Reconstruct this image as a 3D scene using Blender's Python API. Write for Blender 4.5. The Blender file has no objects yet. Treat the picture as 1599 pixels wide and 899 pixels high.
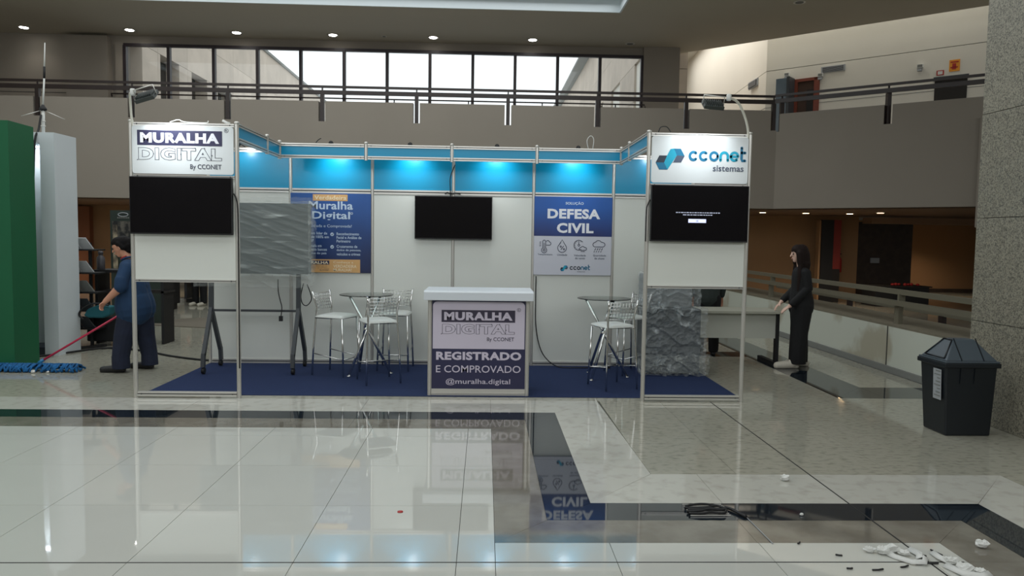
import bpy, bmesh, math, random
from mathutils import Vector, Matrix, noise
random.seed(7)
PI = math.pi
sc = bpy.context.scene
COL = sc.collection

# ---------------------------------------------------------------- camera
cam = bpy.data.cameras.new('camera'); cam_o = bpy.data.objects.new('camera', cam); COL.objects.link(cam_o)
yaw, pit, rol = [math.radians(a) for a in (2.085, -3.8621, 0.8633)]
fw = Vector((math.sin(yaw)*math.cos(pit), math.cos(yaw)*math.cos(pit), math.sin(pit)))
rt = Vector((math.cos(yaw), -math.sin(yaw), 0)); up = rt.cross(fw)
R = rt*math.cos(rol)+up*math.sin(rol); U = -rt*math.sin(rol)+up*math.cos(rol)
cam_o.matrix_world = Matrix(((R.x, U.x, -fw.x, 3.4054), (R.y, U.y, -fw.y, -7.3745), (R.z, U.z, -fw.z, 1.6192), (0, 0, 0, 1)))
cam.sensor_width = 36; cam.lens = 1168/1599*36; cam.clip_end = 300
sc.camera = cam_o
sc.view_settings.view_transform = 'Standard'; sc.view_settings.look = 'None'
sc.view_settings.exposure = 0.45; sc.view_settings.gamma = 1.0; sc.view_settings.use_curve_mapping = False

# ---------------------------------------------------------------- sky and daylight
w = bpy.data.worlds.new('sky'); sc.world = w; w.use_nodes = True
w.node_tree.nodes['Background'].inputs[0].default_value = (0.93, 0.97, 1.0, 1)
w.node_tree.nodes['Background'].inputs[1].default_value = 1.0

def light(name, kind, loc, target, energy, color=(1, 1, 1), parent=None, **kw):
    l = bpy.data.lights.new(name, kind); l.energy = energy; l.color = color
    for k, v in kw.items(): setattr(l, k, v)
    o = bpy.data.objects.new(name, l); COL.objects.link(o)
    o.location = loc
    o.rotation_euler = (Vector(target)-Vector(loc)).to_track_quat('-Z', 'Y').to_euler()
    if parent:
        o.parent = parent; o.location = Vector(loc)-parent_origin(parent)
    return o
def parent_origin(p):
    v = Vector((0, 0, 0))
    while p: v += Vector(p.location); p = p.parent
    return v
light('skylight_daylight', 'AREA', (-0.35, 2.2, 7.08), (-0.35, 2.2, 0), 600, (0.95, 0.985, 1.0), shape='RECTANGLE', size=13.4, size_y=16.2)
light('front_fill_light', 'AREA', (3.0, -11.7, 5.0), (3.0, 0, 2.0), 380, (0.95, 0.985, 1.0), shape='RECTANGLE', size=20, size_y=3.0)  # added fill light behind the camera, brightens the upright booth faces
light('side_skylight_daylight', 'AREA', (13.2, 12.2, 9.2), (12.9, 11.9, 4), 105, (1, 0.99, 0.96), shape='RECTANGLE', size=2.0, size_y=9)
bpy.data.objects['side_skylight_daylight'].rotation_euler = (0, 0, math.radians(-42.5)+PI/2)
light('corridor_skylight_daylight', 'AREA', (10.2, 19.5, 9.2), (10.2, 19.5, 4), 190, (1, 0.98, 0.94), shape='RECTANGLE', size=2.4, size_y=10)

# ---------------------------------------------------------------- materials
def lin(c):
    c = c/255; return c/12.92 if c <= .04045 else ((c+.055)/1.055)**2.4
def rgb(c): return (lin(c[0]), lin(c[1]), lin(c[2]), 1)
MATS = {}
def mat(name, col, rough=.5, metal=0., emit=0., spec=.5, var=0., nscale=8., col2=None, bump=0., bscale=40., rnd=0., stretch=None, coat=0., lo=.4, hi=.65, detail=4):
    if name in MATS: return MATS[name]
    m = bpy.data.materials.new(name); m.use_nodes = True; nt = m.node_tree; N = nt.nodes; L = nt.links
    b = N['Principled BSDF']; c = rgb(col)
    b.inputs['Base Color'].default_value = c; b.inputs['Roughness'].default_value = rough; b.inputs['Metallic'].default_value = metal
    b.inputs['Specular IOR Level'].default_value = spec
    if coat: b.inputs['Coat Weight'].default_value = coat; b.inputs['Coat Roughness'].default_value = .03
    if emit: b.inputs['Emission Color'].default_value = c; b.inputs['Emission Strength'].default_value = emit
    src = None
    if var or col2 or bump:
        tc = N.new('ShaderNodeTexCoord'); mp = N.new('ShaderNodeMapping')
        g = N.new('ShaderNodeNewGeometry')
        L.new(g.outputs['Position'], mp.inputs['Vector'])
        if stretch: mp.inputs['Scale'].default_value = stretch
    if var or col2:
        n = N.new('ShaderNodeTexNoise'); n.inputs['Scale'].default_value = nscale; n.inputs['Detail'].default_value = detail
        L.new(mp.outputs[0], n.inputs['Vector'])
        r = N.new('ShaderNodeValToRGB'); r.color_ramp.elements[0].position = lo; r.color_ramp.elements[1].position = hi
        c2 = rgb(col2) if col2 else tuple(x*(1-var) for x in c[:3])+(1,)
        r.color_ramp.elements[0].color = c2; r.color_ramp.elements[1].color = c
        L.new(n.outputs['Fac'], r.inputs['Fac']); src = r.outputs['Color']
    if rnd:
        oi = N.new('ShaderNodeObjectInfo'); mr = N.new('ShaderNodeMapRange'); mr.inputs['To Min'].default_value = 1-rnd; mr.inputs['To Max'].default_value = 1+rnd
        L.new(oi.outputs['Random'], mr.inputs['Value']); mx = N.new('ShaderNodeVectorMath'); mx.operation = 'SCALE'
        if src: L.new(src, mx.inputs[0])
        else: mx.inputs[0].default_value = c[:3]
        L.new(mr.outputs[0], mx.inputs['Scale']); src = mx.outputs[0]
    if src: L.new(src, b.inputs['Base Color'])
    if bump:
        n2 = N.new('ShaderNodeTexNoise'); n2.inputs['Scale'].default_value = bscale; n2.inputs['Detail'].default_value = 5
        L.new(mp.outputs[0], n2.inputs['Vector'])
        bp = N.new('ShaderNodeBump'); bp.inputs['Strength'].default_value = bump; bp.inputs['Distance'].default_value = .01
        L.new(n2.outputs['Fac'], bp.inputs['Height']); L.new(bp.outputs[0], b.inputs['Normal'])
    MATS[name] = m; return m

def film(name, alpha, col, rough, bump, bscale, stretch=(1, 1, 1), fold=(1, 1, 1), rot=0., fs=5, dist=.6):
    m = mat(name, col, rough, bump=bump, bscale=bscale, stretch=stretch); nt = m.node_tree; N = nt.nodes; L = nt.links
    b = N['Principled BSDF']; t = N.new('ShaderNodeBsdfTransparent'); mx = N.new('ShaderNodeMixShader')
    g = N.new('ShaderNodeNewGeometry'); mp = N.new('ShaderNodeMapping'); mp.inputs['Scale'].default_value = fold; mp.inputs['Rotation'].default_value = (0, rot, 0)
    no = N.new('ShaderNodeTexNoise'); no.noise_type = 'RIDGED_MULTIFRACTAL'; no.inputs['Scale'].default_value = fs; no.inputs['Detail'].default_value = 5; no.inputs['Distortion'].default_value = dist
    r = N.new('ShaderNodeMapRange'); r.inputs['From Min'].default_value = .12; r.inputs['From Max'].default_value = .85; r.inputs['To Min'].default_value = alpha*.45; r.inputs['To Max'].default_value = min(1, alpha*2.6)
    L.new(g.outputs['Position'], mp.inputs['Vector']); L.new(mp.outputs[0], no.inputs['Vector']); L.new(no.outputs['Fac'], r.inputs['Value']); L.new(r.outputs[0], mx.inputs[0])
    L.new(t.outputs[0], mx.inputs[1]); L.new(b.outputs[0], mx.inputs[2]); L.new(mx.outputs[0], N['Material Output'].inputs[0])
    return m
def glass(name, tint, refl=1.0):
    m = bpy.data.materials.new(name); m.use_nodes = True; nt = m.node_tree; N = nt.nodes; L = nt.links
    N.remove(N['Principled BSDF'])
    t = N.new('ShaderNodeBsdfTransparent'); t.inputs[0].default_value = tint
    g = N.new('ShaderNodeBsdfGlossy'); g.inputs['Roughness'].default_value = .01
    f = N.new('ShaderNodeFresnel'); f.inputs[0].default_value = 1.45
    mx = N.new('ShaderNodeMixShader'); L.new(f.outputs[0], mx.inputs[0]); L.new(t.outputs[0], mx.inputs[1]); L.new(g.outputs[0], mx.inputs[2])
    L.new(mx.outputs[0], N['Material Output'].inputs[0]); return m

M_tile = mat('white_porcelain', (196, 197, 190), .025, spec=.5, rnd=.012, var=.02, nscale=2)
M_marble = mat('speckled_white_granite', (162, 160, 146), .07, col2=(134, 132, 119), nscale=14, stretch=(1, 1.8, 1), rnd=.03, lo=.28, hi=.5, detail=12, spec=.5)
M_light = mat('pale_granite_border', (188, 187, 178), .08, col2=(168, 166, 156), nscale=9, rnd=.02, lo=.25, hi=.5, detail=12)
M_taupe = mat('taupe_granite', (128, 124, 114), .05, col2=(112, 107, 97), nscale=5, rnd=.03, spec=.5)
M_black = mat('black_granite', (30, 38, 46), .03, col2=(24, 30, 36), nscale=30, spec=.5)
M_tile.node_tree.nodes['Principled BSDF'].inputs['IOR'].default_value = 1.75
for q, v in ((M_marble, 1.6), (M_light, 1.6), (M_black, 1.9), (M_taupe, 1.75)): q.node_tree.nodes['Principled BSDF'].inputs['IOR'].default_value = v
M_joint = mat('dark_joint', (75, 74, 68), .7)
M_joint2 = mat('black_joint', (35, 35, 33), .7)
M_ceil = mat('painted_ceiling', (190, 184, 168), .85, var=.03, nscale=.6)
M_parapet = mat('grey_brown_plaster', (146, 138, 127), .8, var=.04, nscale=.7)
M_white = mat('white_plaster', (220, 217, 207), .8, var=.03, nscale=.5)
M_brown = mat('brown_painted_wall', (156, 122, 88), .8, var=.08, nscale=.5)
M_darkstone = mat('dark_stone', (62, 48, 40), .5, var=.3, nscale=6)
M_granite = mat('grey_granite', (150, 146, 130), .4, col2=(70, 68, 62), nscale=85, lo=.32, hi=.60, rnd=.03, detail=8, bump=.05, bscale=60)
M_frame = mat('dark_window_frame', (42, 33, 38), .45)
M_rail = mat('dark_brown_metal', (44, 34, 32), .4)
M_stone = mat('limestone_cladding', (196, 184, 170), .8, var=.12, nscale=1.2, rnd=.07)
M_alu = mat('anodised_aluminium', (216, 214, 208), .32, metal=.6)
M_aludark = mat('aluminium_groove', (78, 80, 80), .5, metal=.5)
M_panel = mat('white_laminate_panel', (222, 225, 218), .35, var=.02, nscale=1)
M_sign = mat('glossy_white_sign', (220, 225, 226), .5)
M_blue = mat('cyan_blue_panel', (0, 150, 194), .3)
M_carpet = mat('navy_carpet', (50, 62, 96), .95, spec=.1, var=.25, nscale=120, bump=.4, bscale=300)
M_navy = mat('navy_print', (46, 46, 78), .4)
M_ink = mat('dark_navy_ink', (40, 46, 72), .4)
M_wink = mat('white_ink', (232, 234, 240), .4)
M_lilac = mat('pale_lilac_print', (206, 198, 214), .4)
M_tan = mat('tan_print', (214, 168, 110), .45)
M_teal = mat('teal_print', (20, 160, 190), .4); M_teald = mat('deep_teal_print', (14, 112, 150), .4)
M_slate = mat('slate_print', (74, 84, 104), .4); M_slated = mat('dark_slate_print', (42, 52, 66), .4)
M_tvb = mat('black_plastic', (16, 16, 18), .35)
M_scr = mat('black_glass_screen', (13, 12, 16), .08, spec=.5)
M_chrome = mat('chrome', (222, 222, 220), .2, metal=1)
M_cush = mat('white_vinyl', (208, 212, 208), .4)
M_counter = mat('white_counter_laminate', (214, 220, 226), .35)
M_green = mat('green_panel', (6, 92, 56), .6, var=.05, nscale=2)
M_tower = mat('white_mdf_tower', (204, 211, 214), .6, var=.03, nscale=2)
M_greyleg = mat('dark_grey_powder_coat', (58, 62, 66), .45)
M_rubber = mat('black_rubber', (18, 18, 20), .6)
M_bin = mat('black_bin_plastic', (18, 24, 30), .38, bump=.05, bscale=30)
M_binlid = mat('grey_bin_lid', (70, 80, 88), .42)
M_paper = mat('white_paper', (215, 216, 212), .7)
M_label = mat('grey_label', (158, 162, 166), .6)
M_desk = mat('beige_desk_laminate', (168, 168, 154), .5, var=.03)
M_mop = mat('blue_mop_fringe', (18, 100, 160), .9, var=.4, nscale=40)
M_pole = mat('red_pole', (190, 40, 75), .4)
M_red = mat('red_paint', (170, 40, 36), .5)
M_orange = mat('orange_sign', (226, 150, 40), .6)
M_wood = mat('reddish_wood', (122, 58, 40), .5)
M_dark = mat('dark_interior', (30, 26, 24), .7)
M_glassdoor = mat('bluish_door_leaf', (92, 108, 120), .25)
M_skin = mat('skin', (196, 142, 116), .55)
M_skinp = mat('pale_skin', (214, 178, 160), .55)
M_shirt = mat('navy_blue_cotton', (24, 56, 90), .85, var=.15, nscale=12)
M_trous = mat('dark_navy_trousers', (24, 32, 54), .85, var=.2, nscale=10)
M_blackc = mat('black_cloth', (9, 10, 13), .85, var=.2, nscale=10)
M_dgreen = mat('dark_green_grey_cloth', (46, 54, 52), .85)
M_hair = mat('black_hair', (15, 12, 13), .75, spec=.2, bump=.5, bscale=90)
M_hairb = mat('dark_brown_hair', (30, 20, 17), .7, spec=.2, bump=.4, bscale=90)
M_shoe = mat('black_shoe', (26, 26, 28), .5); M_shoew = mat('white_shoe', (196, 190, 176), .5)
M_grey = mat('mid_grey_paint', (120, 122, 118), .7)
M_wallcap = mat('grey_brown_stone_cap', (120, 114, 98), .5, var=.1)
M_lowwall = mat('pale_low_wall', (196, 200, 188), .45, col2=(170, 166, 148), nscale=1.1, lo=.42, hi=.5)
M_hand = mat('grey_handrail', (124, 120, 104), .35, metal=.3)
M_greend = mat('dark_green_display', (38, 50, 44), .5)
M_tealbag = mat('teal_bag', (14, 86, 96), .7)
M_lampw = mat('lamp_glow', (255, 252, 246), .5, emit=14)
M_lampwarm = mat('warm_lamp_glow', (255, 214, 160), .5, emit=7)
M_led = mat('white_led_strip', (235, 245, 255), .5, emit=3)
M_uitext = mat('screen_text_glow', (170, 176, 196), .5, emit=.5)
M_uibtn = mat('screen_button_glow', (190, 196, 240), .5, emit=.9)
M_floodled = mat('flood_led', (235, 245, 255), .5, emit=8)
M_glass = glass('table_glass', (.86, .92, .90, 1))
M_pane = glass('window_pane_glass', (.97, .99, .99, 1))
M_film = film('stretch_film', .36, (208, 216, 214), .25, .35, 12, (1, 1, 6), (1, 1, 7), .16, 2.5, .3)
M_film2 = film('crumpled_plastic_film', .40, (222, 230, 232), .2, .6, 20, fs=4.5, dist=.9)
M_filmloose = film('loose_plastic_edge', .34, (214, 220, 216), .25, .8, 10)
M_foam = mat('grey_foam_sheet', (94, 102, 102), .6)

# ---------------------------------------------------------------- mesh helpers
def tag(o, label=None, cat=None, group=None, kind=None):
    if label: o['label'] = label
    if cat: o['category'] = cat
    if group: o['group'] = group
    if kind: o['kind'] = kind
    return o
def empty(name, loc, label=None, cat=None, group=None, rz=0, kind=None):
    o = bpy.data.objects.new(name, None); COL.objects.link(o); o.location = loc; o.rotation_euler = (0, 0, rz); o.empty_display_size = .1
    return tag(o, label, cat, group, kind)
def copy_tree(o, parent=None):
    c = o.copy(); COL.objects.link(c)
    if parent: c.parent = parent
    for ch in list(o.children): copy_tree(ch, c)
    return c

class MB:
    def __init__(s): s.v = []; s.f = []; s.m = []; s.sm = []
    def face(s, idx, mi=0, sm=False): s.f.append(idx); s.m.append(mi); s.sm.append(sm)
    def box(s, x0, x1, y0, y1, z0, z1, mi=0):
        b = len(s.v); s.v += [(x, y, z) for z in (z0, z1) for y in (y0, y1) for x in (x0, x1)]
        for q in ((0, 2, 3, 1), (4, 5, 7, 6), (0, 1, 5, 4), (2, 6, 7, 3), (0, 4, 6, 2), (1, 3, 7, 5)): s.face([b+i for i in q], mi)
        return s
    def obox(s, c, size, ax=None, mi=0):
        """box centred on c; ax = 3 unit axes"""
        ax = ax or (Vector((1, 0, 0)), Vector((0, 1, 0)), Vector((0, 0, 1)))
        b = len(s.v); c = Vector(c)
        for k in (-.5, .5):
            for j in (-.5, .5):
                for i in (-.5, .5): s.v.append(tuple(c+ax[0]*size[0]*i+ax[1]*size[1]*j+ax[2]*size[2]*k))
        for q in ((0, 2, 3, 1), (4, 5, 7, 6), (0, 1, 5, 4), (2, 6, 7, 3), (0, 4, 6, 2), (1, 3, 7, 5)): s.face([b+i for i in q], mi)
        return s
    def bar(s, p0, p1, a, b_=None, mi=0, up=(0, 0, 1)):
        """rectangular bar from p0 to p1, a wide sideways, b_ tall"""
        p0, p1 = Vector(p0), Vector(p1); d = (p1-p0); l = d.length; d.normalize(); u = Vector(up)
        if abs(d.dot(u)) > .98: u = Vector((0, 1, 0))
        side = d.cross(u).normalized(); u = side.cross(d).normalized()
        return s.obox((p0+p1)/2, (l, a, b_ or a), (d, side, u), mi)
    def prism(s, poly, z0, z1, mi=0, axis='z', sm=False):
        """polygon of (a,b) extruded: axis z -> (x,y); axis y -> (x,z) between y=z0..z1; axis x -> (y,z)"""
        ar = sum(poly[i][0]*poly[(i+1) % len(poly)][1]-poly[(i+1) % len(poly)][0]*poly[i][1] for i in range(len(poly)))
        if ar < 0: poly = poly[::-1]
        f = {'z': lambda a, b, c: (a, b, c), 'y': lambda a, b, c: (a, c, b), 'x': lambda a, b, c: (c, a, b)}[axis]
        b = len(s.v); n = len(poly)
        s.v += [f(a, c, z0) for a, c in poly]+[f(a, c, z1) for a, c in poly]
        lo = [b+i for i in range(n)]; hi = [b+n+i for i in range(n)]
        flip = axis == 'y'
        s.face(lo if flip else lo[::-1], mi); s.face(hi[::-1] if flip else hi, mi)
        for i in range(n):
            j = (i+1) % n; q = [lo[i], lo[j], hi[j], hi[i]]
            s.face(q[::-1] if flip else q, mi, sm)
        return s
    def tube(s, pts, r, seg=8, closed=False, mi=0, caps=True):
        pts = [Vector(p) for p in pts]; n = len(pts); rs = r if isinstance(r, (list, tuple)) else [r]*n
        b = len(s.v); prev = None
        for i, p in enumerate(pts):
            if closed: d = pts[(i+1) % n]-pts[i-1]
            else: d = (pts[min(i+1, n-1)]-pts[max(i-1, 0)])
            d.normalize()
            if prev is None:
                u = Vector((0, 0, 1)) if abs(d.z) < .9 else Vector((1, 0, 0)); a = d.cross(u).normalized()
            else: a = (prev-d*prev.dot(d)).normalized()
            prev = a; c = d.cross(a)
            for k in range(seg):
                t = 2*PI*k/seg; s.v.append(tuple(p+(a*math.cos(t)+c*math.sin(t))*rs[i]))
        for i in range(n if closed else n-1):
            j = (i+1) % n
            for k in range(seg):
                l = (k+1) % seg; s.face([b+i*seg+k, b+i*seg+l, b+j*seg+l, b+j*seg+k], mi, True)
        if caps and not closed:
            s.face([b+k for k in range(seg)][::-1], mi); s.face([b+(n-1)*seg+k for k in range(seg)], mi)
        return s
    def lathe(s, prof, c=(0, 0, 0), seg=24, mi=0):
        b = len(s.v); c = Vector(c)
        for r, z in prof:
            for k in range(seg): t = 2*PI*k/seg; s.v.append((c.x+r*math.cos(t), c.y+r*math.sin(t), c.z+z))
        for i in range(len(prof)-1):
            for k in range(seg):
                l = (k+1) % seg; s.face([b+i*seg+k, b+i*seg+l, b+(i+1)*seg+l, b+(i+1)*seg+k], mi, True)
        s.face([b+k for k in range(seg)][::-1], mi); s.face([b+(len(prof)-1)*seg+k for k in range(seg)], mi)
        return s
    def ball(s, c, r, mi=0, seg=12, rings=8):
        rx, ry, rz = r if isinstance(r, (tuple, list)) else (r, r, r)
        b = len(s.v)
        for i in range(1, rings):
            t = PI*i/rings
            for k in range(seg): a = 2*PI*k/seg; s.v.append((c[0]+rx*math.sin(t)*math.cos(a), c[1]+ry*math.sin(t)*math.sin(a), c[2]-rz*math.cos(t)))
        s.v += [(c[0], c[1], c[2]-rz), (c[0], c[1], c[2]+rz)]; lo = len(s.v)-2; hi = lo+1
        for i in range(rings-2):
            for k in range(seg):
                l = (k+1) % seg; s.face([b+i*seg+k, b+i*seg+l, b+(i+1)*seg+l, b+(i+1)*seg+k], mi, True)
        for k in range(seg):
            l = (k+1) % seg; s.face([lo, b+l, b+k], mi, True); q = b+(rings-2)*seg; s.face([hi, q+k, q+l], mi, True)
        return s
    def build(s, name, mats, parent=None, world=True, bevel=0):
        me = bpy.data.meshes.new(name)
        off = parent_origin(parent) if (parent and world) else Vector((0, 0, 0))
        me.from_pydata([tuple(Vector(v)-off) for v in s.v], [], s.f)
        mats = mats if isinstance(mats, (list, tuple)) else [mats]
        for m in mats: me.materials.append(m)
        me.polygons.foreach_set('material_index', s.m); me.polygons.foreach_set('use_smooth', s.sm); me.update()
        o = bpy.data.objects.new(name, me); COL.objects.link(o)
        if parent: o.parent = parent
        if bevel:
            bm = o.modifiers.new('bevel', 'BEVEL'); bm.width = bevel; bm.segments = 2; bm.limit_method = 'ANGLE'
        return o
def box(name, x0, x1, y0, y1, z0, z1, m, parent=None, bevel=0): return MB().box(x0, x1, y0, y1, z0, z1).build(name, m, parent, bevel=bevel)
def struct(o): o['kind'] = 'structure'; return o
def rrect(x0, x1, z0, z1, r, n=4, corners=(1, 1, 1, 1)):
    P = []
    for (cx, cz, a0, on) in ((x1-r, z0+r, -PI/2, corners[0]), (x1-r, z1-r, 0, corners[1]), (x0+r, z1-r, PI/2, corners[2]), (x0+r, z0+r, PI, corners[3])):
        if on: P += [(cx+r*math.cos(a0+PI/2*i/n), cz+r*math.sin(a0+PI/2*i/n)) for i in range(n+1)]
        else: P.append((x1 if cx > (x0+x1)/2 else x0, z1 if cz > (z0+z1)/2 else z0))
    return P

# lettering: a mesh cut from the built-in font, fitted to a box on a front facing plane
def text(s, x0, x1, z0, z1, y, m, parent, bold=0., outline=0., name='lettering', depth=.0015, shear=0):
    cu = bpy.data.curves.new('t', 'FONT'); cu.body = s; cu.size = 1; cu.align_x = 'LEFT'; cu.resolution_u = 3; cu.shear = shear
    if outline: cu.fill_mode = 'NONE'; cu.bevel_depth = outline; cu.bevel_resolution = 0; cu.offset = bold
    else: cu.extrude = .02; cu.offset = bold
    if bold: cu.space_character = 1.0+bold*1.6
    o = bpy.data.objects.new('t', cu); COL.objects.link(o)
    dg = bpy.context.evaluated_depsgraph_get(); me = bpy.data.meshes.new_from_object(o.evaluated_get(dg))
    bpy.data.objects.remove(o); bpy.data.curves.remove(cu)
    xs = [v.co.x for v in me.vertices]; ys = [v.co.y for v in me.vertices]; zs = [v.co.z for v in me.vertices]
    ax, bx, ay, by = min(xs), max(xs), min(ys), max(ys); dz = max(max(zs)-min(zs), 1e-6)
    sx = (x1-x0)/(bx-ax); sy = (z1-z0)/(by-ay); off = parent_origin(parent)
    for v in me.vertices:
        v.co = Vector((x0+(v.co.x-ax)*sx, y-(v.co.z-min(zs))/dz*depth, z0+(v.co.y-ay)*sy))-off
    me.materials.append(m); me.name = name
    q = bpy.data.objects.new(name, me); COL.objects.link(q); q.parent = parent
    return q
def wire(name, pts, r, m, parent=None, seg=6, smooth=4):
    """smooth tube through points (Catmull-Rom)"""
    P = [Vector(p) for p in pts]; out = []
    for i in range(len(P)-1):
        p0 = P[max(i-1, 0)]; p1 = P[i]; p2 = P[i+1]; p3 = P[min(i+2, len(P)-1)]
        for k in range(smooth):
            t = k/smooth
            out.append(.5*((2*p1)+(-p0+p2)*t+(2*p0-5*p1+4*p2-p3)*t*t+(-p0+3*p1-3*p2+p3)*t*t*t))
    out.append(P[-1])
    return MB().tube(out, r, seg).build(name, m, parent)

# ================================================================ THE SETTING
fl = struct(box('floor', -12, 26, -12, 27, -.12, -.012, M_joint))
def clip(poly, cell):
    """clip polygon by axis aligned cell (x0,x1,y0,y1)"""
    def half(P, f, inter):
        out = []
        for i in range(len(P)):
            a, b = P[i-1], P[i]
            if f(b):
                if not f(a): out.append(inter(a, b))
                out.append(b)
            elif f(a): out.append(inter(a, b))
        return out
    x0, x1, y0, y1 = cell
    ix = lambda X: (lambda a, b: (X, a[1]+(b[1]-a[1])*(X-a[0])/(b[0]-a[0])))
    iy = lambda Y: (lambda a, b: (a[0]+(b[0]-a[0])*(Y-a[1])/(b[1]-a[1]), Y))
    for f, g in ((lambda p: p[0] >= x0-1e-9, ix(x0)), (lambda p: p[0] <= x1+1e-9, ix(x1)), (lambda p: p[1] >= y0-1e-9, iy(y0)), (lambda p: p[1] <= y1+1e-9, iy(y1))):
        poly = half(poly, f, g)
        if len(poly) < 3: return []
    return poly
TM = {}
def lay(name, polys, xs, ys, m, g=.0016):
    """cut convex zones into slabs along the given joint lines"""
    for poly in polys:
        for i in range(len(xs)-1):
            for j in range(len(ys)-1):
                c = clip(poly, (xs[i], xs[i+1], ys[j], ys[j+1]))
                if len(c) < 3: continue
                ar = abs(sum(c[k][0]*c[(k+1) % len(c)][1]-c[(k+1) % len(c)][0]*c[k][1] for k in range(len(c))))/2
                if ar < .002: continue
                cx = sum(p[0] for p in c)/len(c); cy = sum(p[1] for p in c)/len(c)
                q = []
                for p in c:
                    dx, dy = p[0]-cx, p[1]-cy
                    q.append((dx-math.copysign(g, dx), dy-math.copysign(g, dy)))
                key = (m.name, tuple((round(a, 3), round(b, 3)) for a, b in q))
                if key not in TM:
                    mb = MB().prism(q, -.012, 0)
                    me = mb.build(name, m); TM[key] = me.data; o = me
                else:
                    o = bpy.data.objects.new(name, TM[key]); COL.objects.link(o)
                o.location = (cx, cy, 0); o.parent = fl
# joint grid: 0.8 m pitch, measured off the photograph
gx = [0.055+.8065*i for i in range(-15, 18)]
gy_white = [-3.74-.786*i for i in range(9, 0, -1)]+[-3.74, -2.955, -2.17, -1.385, -.6]
lay('tile', [[(-9, -9.2), (3.475, -9.2), (3.475, -3.5), (3.475, -1.13), (-9, -1.13)]], gx[:], gy_white, M_tile)
lay('tile', [[(3.475, -9.2), (5.89, -9.2), (5.89, -3.5), (3.475, -3.5)]], gx[:], gy_white, M_tile)
allx = [-12]+[-9+1.61*i for i in range(0, 8)]+[3.475, 4.89, 5.69, 9, 12]
bigy = [-9.3, -7, -5.2, -3.74, -2.0, 0.5]
# taupe band
lay('stone_slab', [[(-9, -1.13), (3.475, -1.13), (3.78, -.81), (-9, -.81)], [(3.475, -1.13), (3.475, -3.5), (3.78, -3.18), (3.78, -.81)],
                   [(3.475, -3.5), (5.89, -3.5), (6.22, -3.18), (3.78, -3.18)], [(5.89, -3.5), (5.89, -9.2), (6.22, -9.2), (6.22, -3.18)]], allx, bigy, M_taupe, .0008)
lay('stone_slab', [[(-9, -.81), (3.78, -.81), (4.07, -.53), (-9, -.53)], [(3.78, -.81), (3.78, -3.18), (4.07, -2.9), (4.07, -.53)],
                   [(3.78, -3.18), (6.22, -3.18), (6.51, -2.9), (4.07, -2.9)], [(6.22, -3.18), (6.22, -9.2), (6.51, -9.2), (6.51, -2.9)]], allx, bigy, M_black, .0008)
lay('stone_slab', [[(-9, -.53), (4.07, -.53), (4.54, -.01), (-9, -.01)], [(4.07, -.53), (4.07, -2.9), (4.57, -2.33), (4.54, -.01)],
                   [(4.07, -2.9), (6.51, -2.9), (7.05, -2.33), (4.57, -2.33)], [(6.51, -2.9), (6.51, -9.2), (7.05, -9.2), (7.05, -2.33)]], allx, bigy, M_light, .0012)
# speckled granite field
mx_ = [4.56, 5.17, 5.69, 6.30, 6.92, 7.54, 8.16, 8.8]; my_ = [-2.33, -1.55, -.78, -.01, .78, 1.55, 2.33, 3.1]
lay('stone_slab', [[(4.54, -.01), (4.57, -2.33), (7.05, -2.33), (8.46, -2.33), (8.46, -.01)]], mx_, my_, M_marble, .0012)
lay('stone_slab', [[(7.05, -2.33), (7.05, -9.2), (8.46, -9.2), (8.46, -2.33)]], mx_, bigy, M_marble, .0012)
gy2 = [-.01+.8*i for i in range(0, 9)]
lay('stone_slab', [[(6.0, -.01), (7.1, -.01), (7.1, 2.9), (6.0, 2.9)], [(7.1, -.01), (8.46, -.01), (8.46, .2), (7.1, .2)], [(7.62, .78), (8.46, .78), (8.46, 6.4), (7.62, 6.4)],
                   [(6.0, 3.35), (7.1, 3.35), (7.1, 4.4), (6, 4.4)]], mx_, gy2, M_marble, .0012)
lay('stone_slab', [[(7.1, .2), (8.46, .2), (8.46, .78), (7.62, .78)], [(7.1, .2), (7.62, .78), (7.62, 6.4), (7.1, 6.4)], [(2, 2.9), (7.1, 2.9), (7.1, 3.35), (2, 3.35)]], [2, 4, 5.69, 7.1, 7.62, 8.47], [-.01, 2.33, 3.4, 6.4], M_black, .0008)
lay('stone_slab', [[(2, 4.4), (7.1, 4.4), (7.1, 4.9), (2, 4.9)]], [2, 4, 5.69, 7.1], [4, 5], M_taupe, .0008)
lay('stone_slab', [[(-9, -.01), (0, -.01), (0, 6.4), (-9, 6.4)]], gx, gy2, M_marble, .0012)
lay('stone_slab', [[(0, -.01), (6.0, -.01), (6.0, 2.33), (0, 2.33)]], [0, 2, 4, 6.01], [-.01, 2.4], M_marble, .0008)
lay('stone_slab', [[(-12, 6.4), (8.46, 6.4), (8.46, 16), (-12, 16)], [(0, 2.33), (6, 2.33), (6, 2.9), (0, 2.9)], [(0, 4.9), (7.1, 4.9), (7.1, 6.4), (0, 6.4)], [(8.9, 3), (26, 3), (26, 20), (8.9, 20)]], [-12, -8, -4, 0, 4, 8.46, 14, 20, 26], [2.3, 4.9, 6.4, 10, 13, 16, 20], M_marble, .0012)
# long dark expansion joint crossing the floor and the dark joint in the tiles
for k, (a, b, c, d) in enumerate(((5.680, 5.690, -6.6, -.02), (-9, 5.87, -3.745, -3.737))):
    o = box('expansion_joint', a, b, c, d, .0, .0012, M_joint2, fl)

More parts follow.
